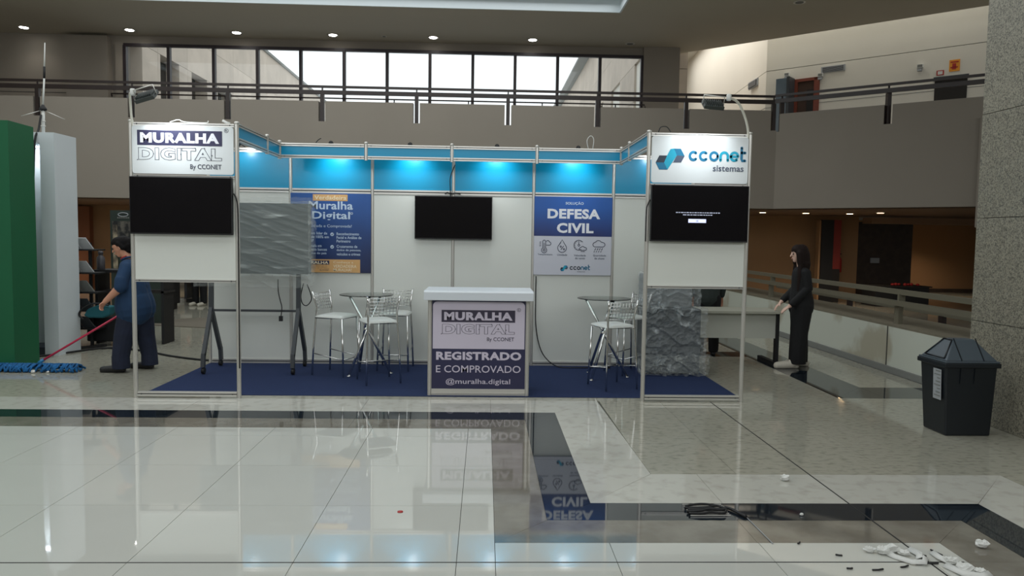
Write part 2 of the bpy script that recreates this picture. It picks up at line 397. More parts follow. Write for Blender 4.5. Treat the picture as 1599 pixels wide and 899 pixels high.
# ceiling (four slabs round the skylight) and the skylight reveal
ceil = struct(MB().box(-12, -7.2, -12, 14.1, 6.9, 7.3).build('ceiling', M_ceil))
for q in ([(-7.2, 10.42), (6.5, 10.42), (6.5, 14.1), (-7.2, 14.1)], [(-7.2, -12), (6.5, -12), (6.5, -6), (-7.2, -6)],
          [(6.5, -12), (17, -12), (17, 6.99), (14.4, 9.26), (8.84, 14.1), (6.5, 14.1)]):
    MB().prism(q, 6.9, 7.3).build('ceiling_slab', M_ceil, ceil)
M_reveal = mat('skylight_reveal_paint', (226, 236, 240), .6)
for q in ((-7.2, 6.5, 10.39, 10.43), (-7.2, 6.5, -6.01, -5.97), (6.47, 6.51, -6, 10.42), (-7.21, -7.17, -6, 10.42)):
    box('reveal', q[0], q[1], q[2], q[3], 6.895, 7.3, M_reveal, ceil)
box('reveal', -7.4, 6.7, -6.2, 10.6, 7.32, 7.38, M_reveal, ceil)
# walls
struct(box('wall_left', -12.2, -12, -12, 27, 0, 7.3, M_white)); struct(box('wall_front', -12, 26, -12.2, -12, 0, 7.3, M_parapet))
struct(box('wall_right', 26, 26.2, -12, 27, 0, 9.3, M_white))
wb = struct(box('wall_back', -12, -6.40, 13.6, 13.9, 3.88, 6.9, M_parapet))
box('pilaster', -7.85, -6.75, 13.35, 13.6, 3.88, 6.82, M_parapet, wb); box('pilaster', -6.62, -6.40, 13.5, 13.6, 3.88, 6.68, M_parapet, wb)
box('lintel', -6.40, 8.7, 13.6, 13.9, 6.70, 6.9, M_parapet, wb); box('sill', -6.40, 7.68, 13.6, 13.9, 3.88, 4.5, M_parapet, wb)
wp = struct(box('wall_pier', 7.70, 8.70, 13.45, 13.95, 3.88, 6.9, M_parapet))
# upper right: light-washed wall behind the second opening
def vwall(name, p, q, z0, z1, th, m, parent=None, off=0.):
    p, q = Vector(p), Vector(q); d = (q-p).normalized(); n = Vector((d.y, -d.x))
    a, b = p+n*off, q+n*off
    P = [a, b, b-n*th, a-n*th]
    return MB().prism([(v.x, v.y) for v in P], z0, z1).build(name, m, parent)
A, B = (11.37, 14.1), (20.0, 6.2); Dv = (Vector(B)-Vector(A)).normalized(); Nv = Vector((Dv.y, -Dv.x))
wu = struct(vwall('wall_upper_right', A, B, 3.88, 6.45, .2, M_white)); vwall('upper_wall_panel', A, B, 6.465, 9.3, .2, M_white, wu)
A2 = (12.2, 27); wu2 = struct(vwall('wall_upper_corridor', A2, A, 3.88, 6.45, .2, M_white)); vwall('upper_wall_panel', A2, A, 6.465, 9.3, .2, M_white, wu2)
vwall('joint_strip', A, B, 6.45, 6.465, .15, M_dark, wu, -.03); vwall('joint_strip', A2, A, 6.45, 6.465, .15, M_dark, wu2, -.03)
vwall('joint_strip', A, B, 5.42, 5.432, .15, M_grey, wu, .004); vwall('joint_strip', A2, A, 5.42, 5.432, .15, M_grey, wu2, .004); box('joint_strip', -12, -6.4, 13.594, 13.6, 5.34, 5.352, M_dark, wb)
struct(box('wall_corridor_end', 8.7, 12.6, 27, 27.2, 0, 9.3, M_white))
struct(box('wall_corridor_side', 8.7, 8.8, 13.9, 27, 3.88, 9.3, M_white))
struct(MB().prism([(8.84, 14.1), (14.4, 9.26), (17, 6.99), (17, 7.2), (14.5, 9.4), (8.95, 14.25)], 7.3, 9.3).build('wall_light_well', M_white))
struct(MB().prism([(8.8, 27), (12.5, 27), (12, 14.3), (20, 7), (20, 6.3), (17, 6.3), (8.8, 14.1)], 9.3, 9.4).build('ceiling_light_well', M_white))
# gallery slab, its front and the parapet
gs = struct(MB().prism([(-12, 9.8), (9.95, 9.8), (13.15, 7.25), (17.5, 3.7), (26, 3.7), (26, 14), (-12, 14)], 2.365, 3.88).build('floor_gallery', M_parapet))
MB().box(8.7, 12.6, 14, 27, 2.365, 3.88).build('corridor_slab', M_parapet, gs)
MB().box(12.6, 26, 14, 17.4, 2.365, 3.88).build('recess_slab', M_parapet, gs); MB().box(-12, 8.7, 14, 16.2, 2.365, 3.88).build('passage_slab', M_parapet, gs)
soff = struct(MB().prism([(-12, 9.9), (9.9, 9.9), (13.1, 7.4), (17.5, 3.9), (26, 3.9), (26, 13.9), (-12, 13.9)], 2.345, 2.36).build('ceiling_under_gallery', mat('soffit_paint', (120, 92, 70), .8)))
wg = struct(MB().box(-12, 9.98, 9.6, 9.78, 2.365, 4.13).build('wall_parapet', M_parapet))
posts_x = [-10.5, -8.48, -6.455, -4.42, -2.33, -.26, 1.83, 3.875, 5.89, 7.91, 9.92]
xs = [-12]+posts_x
for a, b in zip(xs[:-1], xs[1:]):
    box('parapet_panel', a+.075 if a > -12 else a, b-.075, 9.6, 9.78, 4.13, 4.55 if a < -3 else 4.575, M_parapet, wg)
AP = [(9.98, 9.6), (13.03, 7.13), (17.5, 3.5)]
d1 = (Vector(AP[1])-Vector(AP[0])).normalized(); n1 = Vector((-d1.y, d1.x))
def apoly(t0, t1, th=.18):
    a = Vector(AP[0])+d1*t0; b = Vector(AP[0])+d1*t1
    return [(v.x, v.y) for v in (a, b, b+n1*th, a+n1*th)]
wg2 = struct(MB().prism(apoly(0, 9), 2.365, 4.10).build('wall_parapet_right', M_parapet))
for a, b in ((.06, 2.22), (2.38, 5.0), (5.1, 9)): MB().prism(apoly(a, b), 4.10, 4.50).build('parapet_panel', M_parapet, wg2)
MB().prism([(12.98, 7.0), (13.6, 6.6), (14.2, 6.6), (13.6, 7.3)], 1.95, 4.1).build('bracket', M_parapet, wg2)
# railing
def railing(name, path, posts, label, zt=4.93):
    t = empty(name, (path[0][0], path[0][1], 3.9), label, 'railing', 'gallery railings')
    P = [Vector((x, y, 0)) for x, y in path]
    for a, b in zip(P[:-1], P[1:]):
        MB().bar(a+Vector((0, 0, zt)), b+Vector((0, 0, zt)), .05, .05).build('top_rail', M_rail, t)
        MB().bar(a+Vector((0, 0, zt-.125)), b+Vector((0, 0, zt-.125)), .05, .09).build('lower_rail', M_rail, t)
    for x, y in posts:
        MB().box(x-.04, x+.04, y-.05, y+.05, 4.0, zt-.17).box(x-.015, x+.015, y-.015, y+.015, zt-.17, zt-.02).build('post', M_rail, t)
    return t
railing('railing', [(-12, 9.66), (9.95, 9.66)], [(x, 9.66) for x in posts_x], 'long straight dark brown double-bar railing on the gallery parapet in front of the window band', 4.9)
pr = [Vector(AP[0])+d1*k for k in (.1, 2.3, 5.05)]
railing('railing', [(9.95, 9.66), (13.15, 7.08), (17, 3.95)], [(v.x+.03, v.y+.07) for v in pr], 'angled dark brown railing on the right gallery wing before the lit white wall', 4.92)
# window band
wx = [-6.36, -5.2, -4.0, -2.83, -1.67, -.5, .665, 1.83, 3.0, 4.16, 5.33, 6.5, 7.67]
win = struct(MB().box(-6.40, 7.70, 13.5, 13.6, 6.60, 6.68).build('window_1', M_frame))
box('frame_bottom', -6.40, 7.70, 13.5, 13.6, 4.5, 4.56, M_frame, win)
for i, x in enumerate(wx):
    box('mullion', x-.04, x+.04, 13.47, 13.6, 4.56, 6.62, M_frame, win)
    if i: box('pane', wx[i-1]+.04, x-.04, 13.54, 13.546, 4.56, 6.6, M_pane, win)
tr = empty('guard_bar', (-6.6, 13.2, 3.9), 'thin dark guard bar running low along the window band', 'rail')
MB().tube([(-6.6, 13.25, 5.22), (-6.6, 13.2, 5.28), (7.7, 13.2, 5.28), (7.72, 13.2, 5.2), (7.72, 13.2, 5.1)], .022, 6).build('bar', M_rail, tr)
for x in (-5.6, -3.6, -1.6, .9, 2.9, 4.9, 6.9): MB().tube([(x, 13.2, 3.9), (x, 13.2, 5.27)], .018, 6).build('leg', M_rail, tr)

# clad wings of the building outside the windows
def wing(x, sgn, y0, y1, zt, wins, label):
    t = empty('building', (x, y0, 0), label, 'building')
    th = .5*sgn
    zs = [3.0, 4.3, 5.6, 6.5, 7.8, 9.1, zt]
    for k in range(len(zs)-1):
        y = y0
        while y < y1-.01:
            ye = min(y+2.6+(k % 2)*.0, y1)
            inw = [q for q in wins if q[0] < ye and q[1] > y and zs[k] < 7.79 and zs[k] >= 4.2]
            cuts = [y]+[c for q in inw for c in (max(q[0], y), min(q[1], ye))]+[ye]
            for a, b in zip(cuts[::2], cuts[1::2]):
                if b-a > .05: MB().box(min(x, x-th), max(x, x-th), a+.006, b-.006, zs[k]+.006, zs[k+1]-.006).build('stone_panel', M_stone, t)
            y = ye
    for a, b in wins:
        MB().box(x-th*1.0-.02, x-th*1.0+.02, a, b, 4.3, 7.8).build('window_glass', mat('dark_glass', (44, 44, 46), .15), t)
    box('coping', x-abs(th), x+abs(th)*.2, y0, y1, zt, zt+.12, M_grey, t)
    return t
wing(-8.0, 1, 14.2, 60, 10.9, [(16.6, 18.2), (19.6, 21.2), (22.4, 24.0), (25.2, 27), (29, 31)], 'limestone-clad wing with dark window slots seen through the left end of the window band')
wing(8.62, -1, 14.2, 60, 10.9, [(17.6, 19.5), (22.4, 24.4), (26.5, 28)], 'limestone-clad wing with dark window slots seen through the right end of the window band')

# walls under the gallery
w1 = struct(box('wall_under_gallery_left', -12, -6.4, 14, 14.2, 0, 2.365, M_brown)); box('pilaster', -8.1, -7.55, 13.8, 14, 0, 2.3, mat('darker_brown_wall', (132, 84, 58), .8), w1)
struct(box('wall_under_gallery_back', -6.4, 8.7, 16, 16.2, 0, 2.365, M_white))
struct(box('wall_under_gallery_centre', -1.5, 9.5, 13.9, 14.0, 0, 2.365, M_brown))
w2 = struct(MB().prism([(9.5, 13.9), (13.75, 13.1), (13.75, 13.3), (9.5, 14.1)], 0, 2.365).build('wall_under_gallery_right', M_brown))
MB().box(13.75, 15.35, 13.2, 13.4, 0, 2.2).build('stone_facing', M_darkstone, w2)
struct(box('wall_recess', 15.0, 26, 17.2, 17.4, 0, 2.365, mat('recess_tan_paint', (160, 122, 86), .85))); struct(box('baseboard_recess', 15.0, 26, 17.15, 17.2, 0, .12, M_darkstone))  # recess wall in one even tan colour
struct(box('trim_1', 13.75, 22, 12.4, 12.9, 2.14, 2.30, mat('beam_paint', (150, 118, 92), .8)))
# low wall on the right with handrail
lw = struct(box('wall_low', 8.50, 8.88, -.4, 9, .0, .575, M_lowwall))
box('joint', 8.497, 8.50, 1.835, 1.86, .08, .575, M_joint, lw)
box('coping', 8.50, 9.3, -.4, 9, .575, .60, M_wallcap, lw); struct(box('baseboard_right', 8.47, 8.50, -.4, 9, 0, .08, M_grey))
hr = empty('handrail', (8.85, -.3, .6), 'grey twin-bar handrail on posts along the low white wall on the right', 'handrail')
MB().bar((8.7, -.3, 1.0), (8.7, 9, 1.0), .09, .06).build('top_rail', M_hand, hr)
MB().bar((8.62, -.3, .865), (8.62, 9, .865), .09, .06).build('lower_rail', M_hand, hr)
for y in (1.85, 6.1): MB().box(8.63, 8.69, y, y+.1, .6, .85).box(8.64, 8.72, y+.02, y+.06, .85, .98).build('post', M_hand, hr)
hr2 = empty('handrail', (9.6, -.3, 0), 'second grey handrail beyond the low wall, further right behind the first', 'handrail')
MB().bar((9.9, -.3, .62), (9.9, 9, .62), .05, .05).build('top_rail', M_hand, hr2)
for y in (2.9, 5.6): MB().box(9.86, 9.92, y, y+.1, .0, .60).build('post', M_rail, hr2)
# granite pillar
pil = struct(MB().box(7.97, 9.4, -2.3, -.64, 0, 6.9).build('wall_pillar', M_joint))
for k, (a, b) in enumerate(((0, .92), (.92, 1.86), (1.86, 2.8), (2.8, 3.9), (3.9, 5.2), (5.2, 6.9))):
    for (y0, y1) in ((-2.32, -.62),):
        box('granite_slab', 7.935, 7.975, y0, -.60, a+.003, b-.003, M_granite, pil)
    box('granite_slab', 7.976, 9.4, -.64, -.60, a+.003, b-.003, M_granite, pil)

# ceiling lamps
def downlight(name, x, y, z, label, m, group, r=.1, spot=None, col=(1, .95, .88)):
    t = empty(name, (x, y, z), label, 'lamp', group)
    MB().lathe([(r*.72, -.004), (r*.72, -.012), (r, -.012), (r, 0)], (x, y, z), 20).build('trim_ring', M_alu, t)
    MB().lathe([(r*.66, -.018), (r*.7, -.006)], (x, y, z), 16).build('bulb', m, t)
    if spot: light('downlight_beam', 'SPOT', (x, y, z-.03), (x, y, 0), spot, col, t, spot_size=2.2, spot_blend=.9, shadow_soft_size=.06)
    return t
dn = ['leftmost glowing ceiling downlight, above the pilaster end of the gallery', 'glowing ceiling downlight second from the left, just left of the window band', 'glowing ceiling downlight above the third window pane from the left',
      'glowing ceiling downlight above the middle left of the window band', 'glowing ceiling downlight above the centre of the window band', 'rightmost glowing ceiling downlight, above the right of the window band']
for i, X in enumerate((-8.70, -5.99, -3.22, -.7, 1.95, 4.6)):
    downlight('downlight', X, 13.0, 6.9, dn[i], M_lampw, 'ceiling downlights', .15, 16)
downlight('downlight', 7.25, 13.14, 6.9, 'unlit grey ceiling downlight above the pier right of the windows', M_grey, 'ceiling downlights', .13)
downlight('downlight', 10.27, 9.3, 6.9, 'unlit grey ceiling downlight at the top edge, right of the skylight', M_grey, 'ceiling downlights', .13)
downlight('downlight', .65, 13.0, 6.9, 'small unlit recessed fitting between two lit ceiling downlights over the windows', M_grey, 'ceiling downlights', .07)
wl = ['warm soffit downlight nearest the sign tower under the gallery', 'second warm soffit downlight under the gallery, left of the fire extinguisher', 'third warm soffit downlight, above the dark stone wall', 'rightmost soffit downlight under the gallery']
downlight('downlight', 17.5, 15.6, 2.36, 'added unseen soffit lamp brightening the recess behind the granite pillar', M_lampwarm, 'added recess lights', .1, 90, (1, .82, .62))  # unseen lamp added to brighten the recess wall
for i, (X, Y) in enumerate(((10.33, 11.2), (11.43, 11.2), (12.5, 11.1), (12.8, 10.2))):
    downlight('downlight', X, Y, 2.345, wl[i], M_lampwarm, 'warm soffit downlights', .11, 42, (1, .80, .60))
for X in (-8.6, -5.2):  # hidden warm lamps added to lift the dark left passage
    downlight('downlight', X, 12.4, 2.345, 'added unseen warm soffit lamp under the gallery, %s' % ('far behind the white portal' if X < -7 else 'above the dark display stand'), M_lampwarm, 'added left soffit lights', .1, 110, (1, .78, .55))

# ================================================================ THE BOOTH
carpet = tag(box('carpet', 0.0, 6.05, .13, 2.0, .0, .006, M_carpet), 'navy blue carpet laid under the whole booth', 'carpet')
booth = empty('exhibition_booth', (0, 0, 0), 'open exhibition booth of aluminium posts and white and cyan panels with two sign towers', 'booth')
def octa(x, y, z0, z1, r=.021, name='post'):
    P = []
    for k in range(8):
        a = PI/8+k*PI/4; c = Vector((math.cos(a), math.sin(a))); P.append((x+c.x*r, y+c.y*r))
        m = a+PI/8; d = Vector((math.cos(m), math.sin(m))); t = Vector((-d.y, d.x))
        for q, s_ in ((-.0035, 1), (-.0035, .72), (.0035, .72), (.0035, 1)):
            v = d*r*.925*s_+t*q; P.append((x+v.x, y+v.y))
    return MB().prism(P, z0, z1).lathe([(r*.6, 0), (r*1.15, .004), (r*1.15, .02), (r*.5, .026)], (x, y, z1), 10).build(name, M_alu, booth)
for X in (0, 1, 5, 6): octa(X, 0, 0, 2.665)
for X in range(7): octa(X, 2.0, 0, 2.69)
for X, Y in ((1, 1.5), (2, 1.5), (3, 1.5), (4, 1.5), (5, 1.5), (1, 1.0), (5, 1.0)): octa(X, Y, 2.49, 2.68, .019)
def rail(x0, x1, y0, y1, z0, z1, name='rail'):
    """beam profile with a shadow groove along its middle"""
    mb = MB(); g = (z1-z0)*.12; zm = (z0+z1)/2
    if abs(x1-x0) > abs(y1-y0):
        yc = (y0+y1)/2
        mb.box(x0+.02, x1-.02, yc-.016, yc+.016, z0, zm-g).box(x0+.02, x1-.02, yc-.016, yc+.016, zm+g, z1).box(x0+.02, x1-.02, yc-.010, yc+.010, zm-g, zm+g, 1)
        for x in (x0+.06, x1-.06): mb.box(x-.006, x+.006, yc-.018, yc-.016, zm-.006, zm+.006, 1)
    else:
        xc = (x0+x1)/2
        mb.box(xc-.016, xc+.016, y0+.02, y1-.02, z0, zm-g).box(xc-.016, xc+.016, y0+.02, y1-.02, zm+g, z1).box(xc-.010, xc+.010, y0+.02, y1-.02, zm-g, zm+g, 1)
    return mb.build(name, [M_alu, M_aludark], booth)
# towers
for X in (0, 5):
    for a, b in ((2.635, 2.665), (2.145, 2.17), (1.138, 1.165), (.018, .062)): rail(X, X+1, 0, 0, a, b)
    box('wall_panel', X+.02, X+.98, -.006, .006, 1.165, 2.145, M_panel, booth)
    sg = MB().prism(rrect(X+.022, X+.978, 2.178, 2.632, .025), -.034, -.016, axis='y').build('header_sign', M_sign, booth)
    if X == 0: sgL = sg
    else: sgR = sg
    sg['label'] = 'white lit header sign reading ' + ('MURALHA DIGITAL' if X == 0 else 'cconet sistemas')
# back wall
for k in range(6):
    box('wall_panel', k+.02, k+.98, 1.994, 2.006, .06, 2.13, M_panel, booth)
    box('header_panel', k+.02, k+.98, 1.994, 2.006, 2.185, 2.615, M_blue, booth)['label'] = 'cyan blue header panel'
    rail(k, k+1, 2, 2, 2.13, 2.185); rail(k, k+1, 2, 2, 2.615, 2.665); rail(k, k+1, 2, 2, .008, .06)
# raised fascia beam
for k in range(1, 5):
    rail(k, k+1, 1.5, 1.5, 2.64, 2.676); rail(k, k+1, 1.5, 1.5, 2.502, 2.54)
    box('fascia_panel', k+.02, k+.98, 1.496, 1.504, 2.54, 2.64, M_blue, booth)['label'] = 'narrow cyan blue fascia panel'
for X in (1, 5):
    for a, b in ((.02, 1.0), (1.0, 1.5)):
        rail(X, X, a, b, 2.64, 2.676); rail(X, X, a, b, 2.502, 2.54)
        box('fascia_panel', X-.004, X+.004, a+.02, b-.02, 2.54, 2.64, M_blue, booth)['label'] = 'narrow cyan blue fascia panel'
# ---- sign lettering
def muralha(x0, z0, w_, h, y, par, dark, white, ink):
    """logo block: solid bar with white heavy letters, outlined letters under it, small byline"""
    MB().prism([(x0, z0+.62*h), (x0+w_, z0+.62*h), (x0+w_, z0+h), (x0, z0+h)], y-.001, y, axis='y').build('logo_bar', dark, par)
    text('MURALHA', x0+.035*w_, x0+.965*w_, z0+.68*h, z0+.94*h, y-.001, white, par, bold=.05)
    text('DIGITAL', x0+.01*w_, x0+.995*w_, z0+.245*h, z0+.565*h, y, ink, par, bold=.042, outline=.012)
    text('By CCONET', x0+.62*w_, x0+.99*w_, z0, z0+.155*h, y, ink, par, bold=.008)
    mb = MB()
    for (u, v) in ((.0, .25), (.19, .40), (.37, .40), (.51, .40), (.68, .56), (.79, .56), (.88, .38)):
        mb.box(x0+u*w_-.004, x0+u*w_+.004, y-.002, y, z0+v*h-.004, z0+v*h+.004)
    mb.build('anchor_dot', ink, par)
    cx, cz, r = x0+w_*1.05, z0+h*1.02, .016*w_/.82*1.2
    MB().tube([(cx+r*math.cos(t*PI/8), y, cz+r*math.sin(t*PI/8)) for t in range(16)], .0018, 4, closed=True).build('registered_mark', ink, par)
    text('R', cx-r*.4, cx+r*.4, cz-r*.5, cz+r*.5, y, ink, par, bold=.01)
muralha(.072, 2.215, .80, .375, -.035, sgL, M_navy, M_wink, M_ink)
def cclogo(x0, z0, s, y, par, C):
    """two linked hexagonal cubes; s = width of the mark"""
    U = lambda a, b: (x0+a*s, z0+b*s)
    parts = [([(.0, .26), (.125, .5), (.42, .5), (.33, .26)], C[3]), ([(.0, .26), (.125, .02), (.415, .02), (.29, .26)], C[1]),
             ([(.29, .26), (.415, .02), (.73, .51), (.62, .74)], C[0]), ([(.62, .74), (.73, .51), (1, .49), (.86, .74)], C[1]),
             ([(.60, .27), (.73, .51), (1, .49), (.88, .27)], C[2]), ([(.29, .26), (.62, .74), (.50, .72), (.39, .50)], C[0])]
    for i, (P, m) in enumerate(parts):
        MB().prism([U(a, b) for a, b in P], y-.001-.0001*i, y, axis='y').build('logo_facet', m, par)
cclogo(5.062, 2.30, .285, -.035, sgR, (M_teal, M_teald, M_slate, M_slated))
# rounded stroke letters "cconet"
def strokeword(x0, z0, h, y, par, mats, k=1.):
    r = h*.30; th = h*.155; X = x0
    def stroke(pts, m):
        pts = [Vector(p) for p in pts]; mb = MB(); n = len(pts); L_, R_ = [], []
        for i, p in enumerate(pts):
            d = (pts[min(i+1, n-1)]-pts[max(i-1, 0)]).normalized(); q = Vector((-d.y, d.x))*th/2
            L_.append(p+q); R_.append(p-q)
        for i in range(n-1):
            a, b, c, d = R_[i], R_[i+1], L_[i+1], L_[i]
            bi = len(mb.v)
            for v in (a, b, c, d): mb.v.append((v.x, y-.0015, v.y))
            mb.face([bi, bi+1, bi+2, bi+3])
        for p in (pts[0], pts[-1]):
            mb.prism([(p.x+th/2*math.cos(t), p.y+th/2*math.sin(t)) for t in [q*PI/5 for q in range(10)]], y-.0015, y, axis='y')
        mb.build('lettering', m, par)
    xh = h*.74; th = h*.185; rx = h*.262; rz = xh/2-th/2; cz = z0+xh/2
    arc = lambda cx, a0, a1, n=18: [(cx+rx*math.cos(math.radians(a0+(a1-a0)*i/n)), cz+rz*math.sin(math.radians(a0+(a1-a0)*i/n))) for i in range(n+1)]
    st = h*.735
    cx = X+rx+th/2; stroke(arc(cx, 48, 312), mats[0]); cx += st
    stroke(arc(cx, 48, 312), mats[0]); cx += st
    stroke(arc(cx, 0, 360), mats[0]); cx += st
    stroke([(cx-rx, z0+th/2), (cx-rx, cz)]+arc(cx, 180, 0)+[(cx+rx, z0+th/2)], mats[1]); cx += st
    stroke([(cx-rx, cz-.0*rz), (cx+rx, cz)]+arc(cx, 0, 310), mats[1]); cx += st*.86
    stroke([(cx-rx*.45, z0+h), (cx-rx*.45, z0+th*1.1), (cx-rx*.3, z0+th*.5), (cx+rx*.5, z0+th*.5)], mats[2]); stroke([(cx-rx*.45, z0+xh-th/2), (cx+rx*.5, z0+xh-th/2)], mats[2])
strokeword(5.385, 2.392, .138, -.035, sgR, (M_teald, M_teal, M_teald))
text('sistemas', 5.63, 5.935, 2.297, 2.355, -.035, M_slate, sgR, bold=.015)

# ---- posters (printed panels fixed to the back wall)
def gradient_print(name, c1, c2, z0, z1):
    m = bpy.data.materials.new(name); m.use_nodes = True; nt = m.node_tree; N = nt.nodes; L = nt.links
    b = N['Principled BSDF']; b.inputs['Roughness'].default_value = .35
    g = N.new('ShaderNodeNewGeometry'); sp = N.new('ShaderNodeSeparateXYZ'); mr = N.new('ShaderNodeMapRange'); r = N.new('ShaderNodeMixRGB'); n = N.new('ShaderNodeTexNoise'); n.inputs['Scale'].default_value = 2.2
    mr.inputs['From Min'].default_value = z0; mr.inputs['From Max'].default_value = z1
    ad = N.new('ShaderNodeMath'); ad.operation = 'MULTIPLY_ADD'; ad.inputs[1].default_value = .5; ad.use_clamp = True
    L.new(g.outputs['Position'], sp.inputs[0]); L.new(sp.outputs['Z'], mr.inputs['Value']); L.new(g.outputs['Position'], n.inputs['Vector'])
    L.new(n.outputs['Fac'], ad.inputs[0]); sb = N.new('ShaderNodeMath'); sb.operation = 'SUBTRACT'; sb.inputs[1].default_value = .25
    L.new(mr.outputs[0], sb.inputs[0]); L.new(sb.outputs[0], ad.inputs[2]); L.new(ad.outputs[0], r.inputs[0])
    r.inputs[1].default_value = rgb(c1); r.inputs[2].default_value = rgb(c2); L.new(r.outputs[0], b.inputs['Base Color']); return m
pL = box('poster', 1.004, 1.985, 1.972, 1.984, 1.15, 2.128, gradient_print('navy_blue_print', (34, 38, 70), (40, 88, 158), 1.15, 2.1), booth)
pL['label'] = 'navy blue poster with tan strips reading Muralha Digital'
y = 1.972
def flat(name, x0, x1, z0, z1, m, par, yy): return MB().box(x0, x1, yy-.001, yy, z0, z1).build(name, m, par)
flat('print_strip', 1.275, 1.70, 2.035, 2.115, M_tan, pL, y)
M_pale = mat('pale_cream_ink', (236, 222, 190), .4)
M_pblue = mat('pale_blue_ink', (196, 214, 232), .4)
text('Verdadeira', 1.295, 1.685, 2.05, 2.10, y-.001, M_pale, pL, bold=.01)
text('Muralha', 1.225, 1.765, 1.93, 2.03, y, M_pblue, pL, bold=.02); text('Digital', 1.265, 1.73, 1.785, 1.905, y, M_pblue, pL, bold=.02)
MB().tube([(1.75+.012*math.cos(t*PI/6), y, 1.885+.012*math.sin(t*PI/6)) for t in range(12)], .004, 4, closed=True).build('registered_mark', M_pblue, pL)
text('Registrada e Comprovada!', 1.16, 1.75, 1.70, 1.745, y, M_pblue, pL)
for s_, a, b, z in (('em líder de', 1.25, 1.45, 1.62), ('de 100% em', 1.25, 1.47, 1.575), ('SP', 1.25, 1.285, 1.53), ('cada em', 1.25, 1.38, 1.465), ('mais bancos', 1.25, 1.445, 1.42), ('dos do país', 1.25, 1.44, 1.37),
                  ('Reconhecimento', 1.565, 1.84, 1.615), ('Facial e Análise de', 1.565, 1.87, 1.57), ('Perímetro', 1.565, 1.735, 1.525), ('Cruzamento de', 1.565, 1.82, 1.46), ('dados de pessoas,', 1.565, 1.865, 1.412), ('veículos e crimes', 1.565, 1.855, 1.365)):
    text(s_, a, b, z, z+.034, y, M_pblue, pL, bold=.012)
for z in (1.625, 1.47):
    MB().prism([(1.51+.022*math.cos(t*PI/8), z+.022*math.sin(t*PI/8)) for t in range(16)], y-.001, y, axis='y').build('bullet', M_pblue, pL)
    MB().prism([(1.498, z), (1.503, z+.005), (1.508, z-.004), (1.522, z+.012), (1.526, z+.007), (1.508, z-.014)], y-.002, y-.001, axis='y').build('tick', M_navy, pL)
flat('print_strip', 1.08, 1.855, 1.152, 1.315, M_tan, pL, y)
flat('logo_bar', 1.14, 1.475, 1.25, 1.30, M_navy, pL, y-.001); text('MURALHA', 1.15, 1.465, 1.256, 1.292, y-.002, M_pale, pL, bold=.03)
text('DIGITAL', 1.145, 1.47, 1.198, 1.238, y-.001, M_navy, pL, bold=.02, outline=.008); text('By CCONET', 1.36, 1.47, 1.172, 1.188, y-.001, M_navy, pL)
text('Conheça a', 1.525, 1.77, 1.26, 1.295, y-.001, M_pale, pL); text('VERDADEIRA', 1.525, 1.81, 1.212, 1.25, y-.001, M_pale, pL, bold=.01); text('MURALHA!', 1.525, 1.75, 1.168, 1.204, y-.001, M_pale, pL, bold=.01)
pR = box('poster', 4.012, 4.985, 1.972, 1.984, 1.16, 1.645, mat('pale_grey_print', (204, 206, 216), .4), booth); pR['label'] = 'poster reading SOLUÇÃO DEFESA CIVIL over four weather icons'
MB().box(4.012, 4.985, 1.971, 1.984, 1.645, 2.135).build('print_field', gradient_print('blue_print', (40, 46, 96), (36, 92, 172), 1.6, 2.0), pR)
y = 1.971
text('SOLUÇÃO', 4.40, 4.625, 2.032, 2.078, y, M_pblue, pR, bold=.02); text('DEFESA', 4.175, 4.835, 1.862, 1.985, y, M_wink, pR, bold=.042); text('CIVIL', 4.295, 4.755, 1.685, 1.81, y, M_wink, pR, bold=.042)
y = 1.972
def line(pts, m=M_ink, closed=False, r=.0042): MB().tube([(a, y, b) for a, b in pts], r, 4, closed=closed).build('icon_line', m, pR)
circ = lambda cx, cz, r, a0=0, a1=360, n=18: [(cx+r*math.cos(math.radians(a0+(a1-a0)*i/n)), cz+r*math.sin(math.radians(a0+(a1-a0)*i/n))) for i in range(n+1)]
line([(4.122, 1.575), (4.122, 1.49)]+circ(4.14, 1.467, .033, 125, 415)+[(4.158, 1.49), (4.158, 1.575)]+circ(4.14, 1.575, .018, 0, 180, 6)[1:-1], closed=True)
line(circ(4.14, 1.467, .013, 0, 350), closed=True); line([(4.14, 1.48), (4.14, 1.56)])
for k in range(3): line([(4.082, 1.52+.022*k), (4.10, 1.525+.022*k)])
line([(4.165, 1.53), (4.205, 1.53)]+circ(4.205, 1.55, .02, -90, 90, 6)+circ(4.185, 1.568, .02, 30, 160, 6))
line([(4.365, 1.60), (4.335, 1.55)]+circ(4.365, 1.498, .055, 160, 380, 14)+[(4.395, 1.55)], closed=True)
line([(4.35, 1.475), (4.385, 1.525)]); line(circ(4.348, 1.515, .009, 0, 330, 8), closed=True); line(circ(4.388, 1.483, .009, 0, 330, 8), closed=True); line([(4.335, 1.545), (4.35, 1.57)])
line(circ(4.575, 1.535, .062, 40, 300)); line(circ(4.575, 1.535, .012, 0, 350, 8), closed=True); line([(4.575, 1.547), (4.575, 1.58)])
for a in range(60, 300, 30): line([(4.575+.045*math.cos(math.radians(a)), 1.535+.045*math.sin(math.radians(a))), (4.575+.053*math.cos(math.radians(a)), 1.535+.053*math.sin(math.radians(a)))])
cloud = lambda cx, cz, s: [(cx-.6*s, cz-.3*s)]+circ(cx-.55*s, cz, .3*s, 250, 110, 6)+circ(cx-.1*s, cz+.15*s, .42*s, 150, 30, 8)+circ(cx+.5*s, cz, .3*s, 70, -90, 6)
line(cloud(4.63, 1.49, .055), closed=True); line([(4.60, 1.458), (4.65, 1.458)])
line(cloud(4.83, 1.545, .092), closed=True)
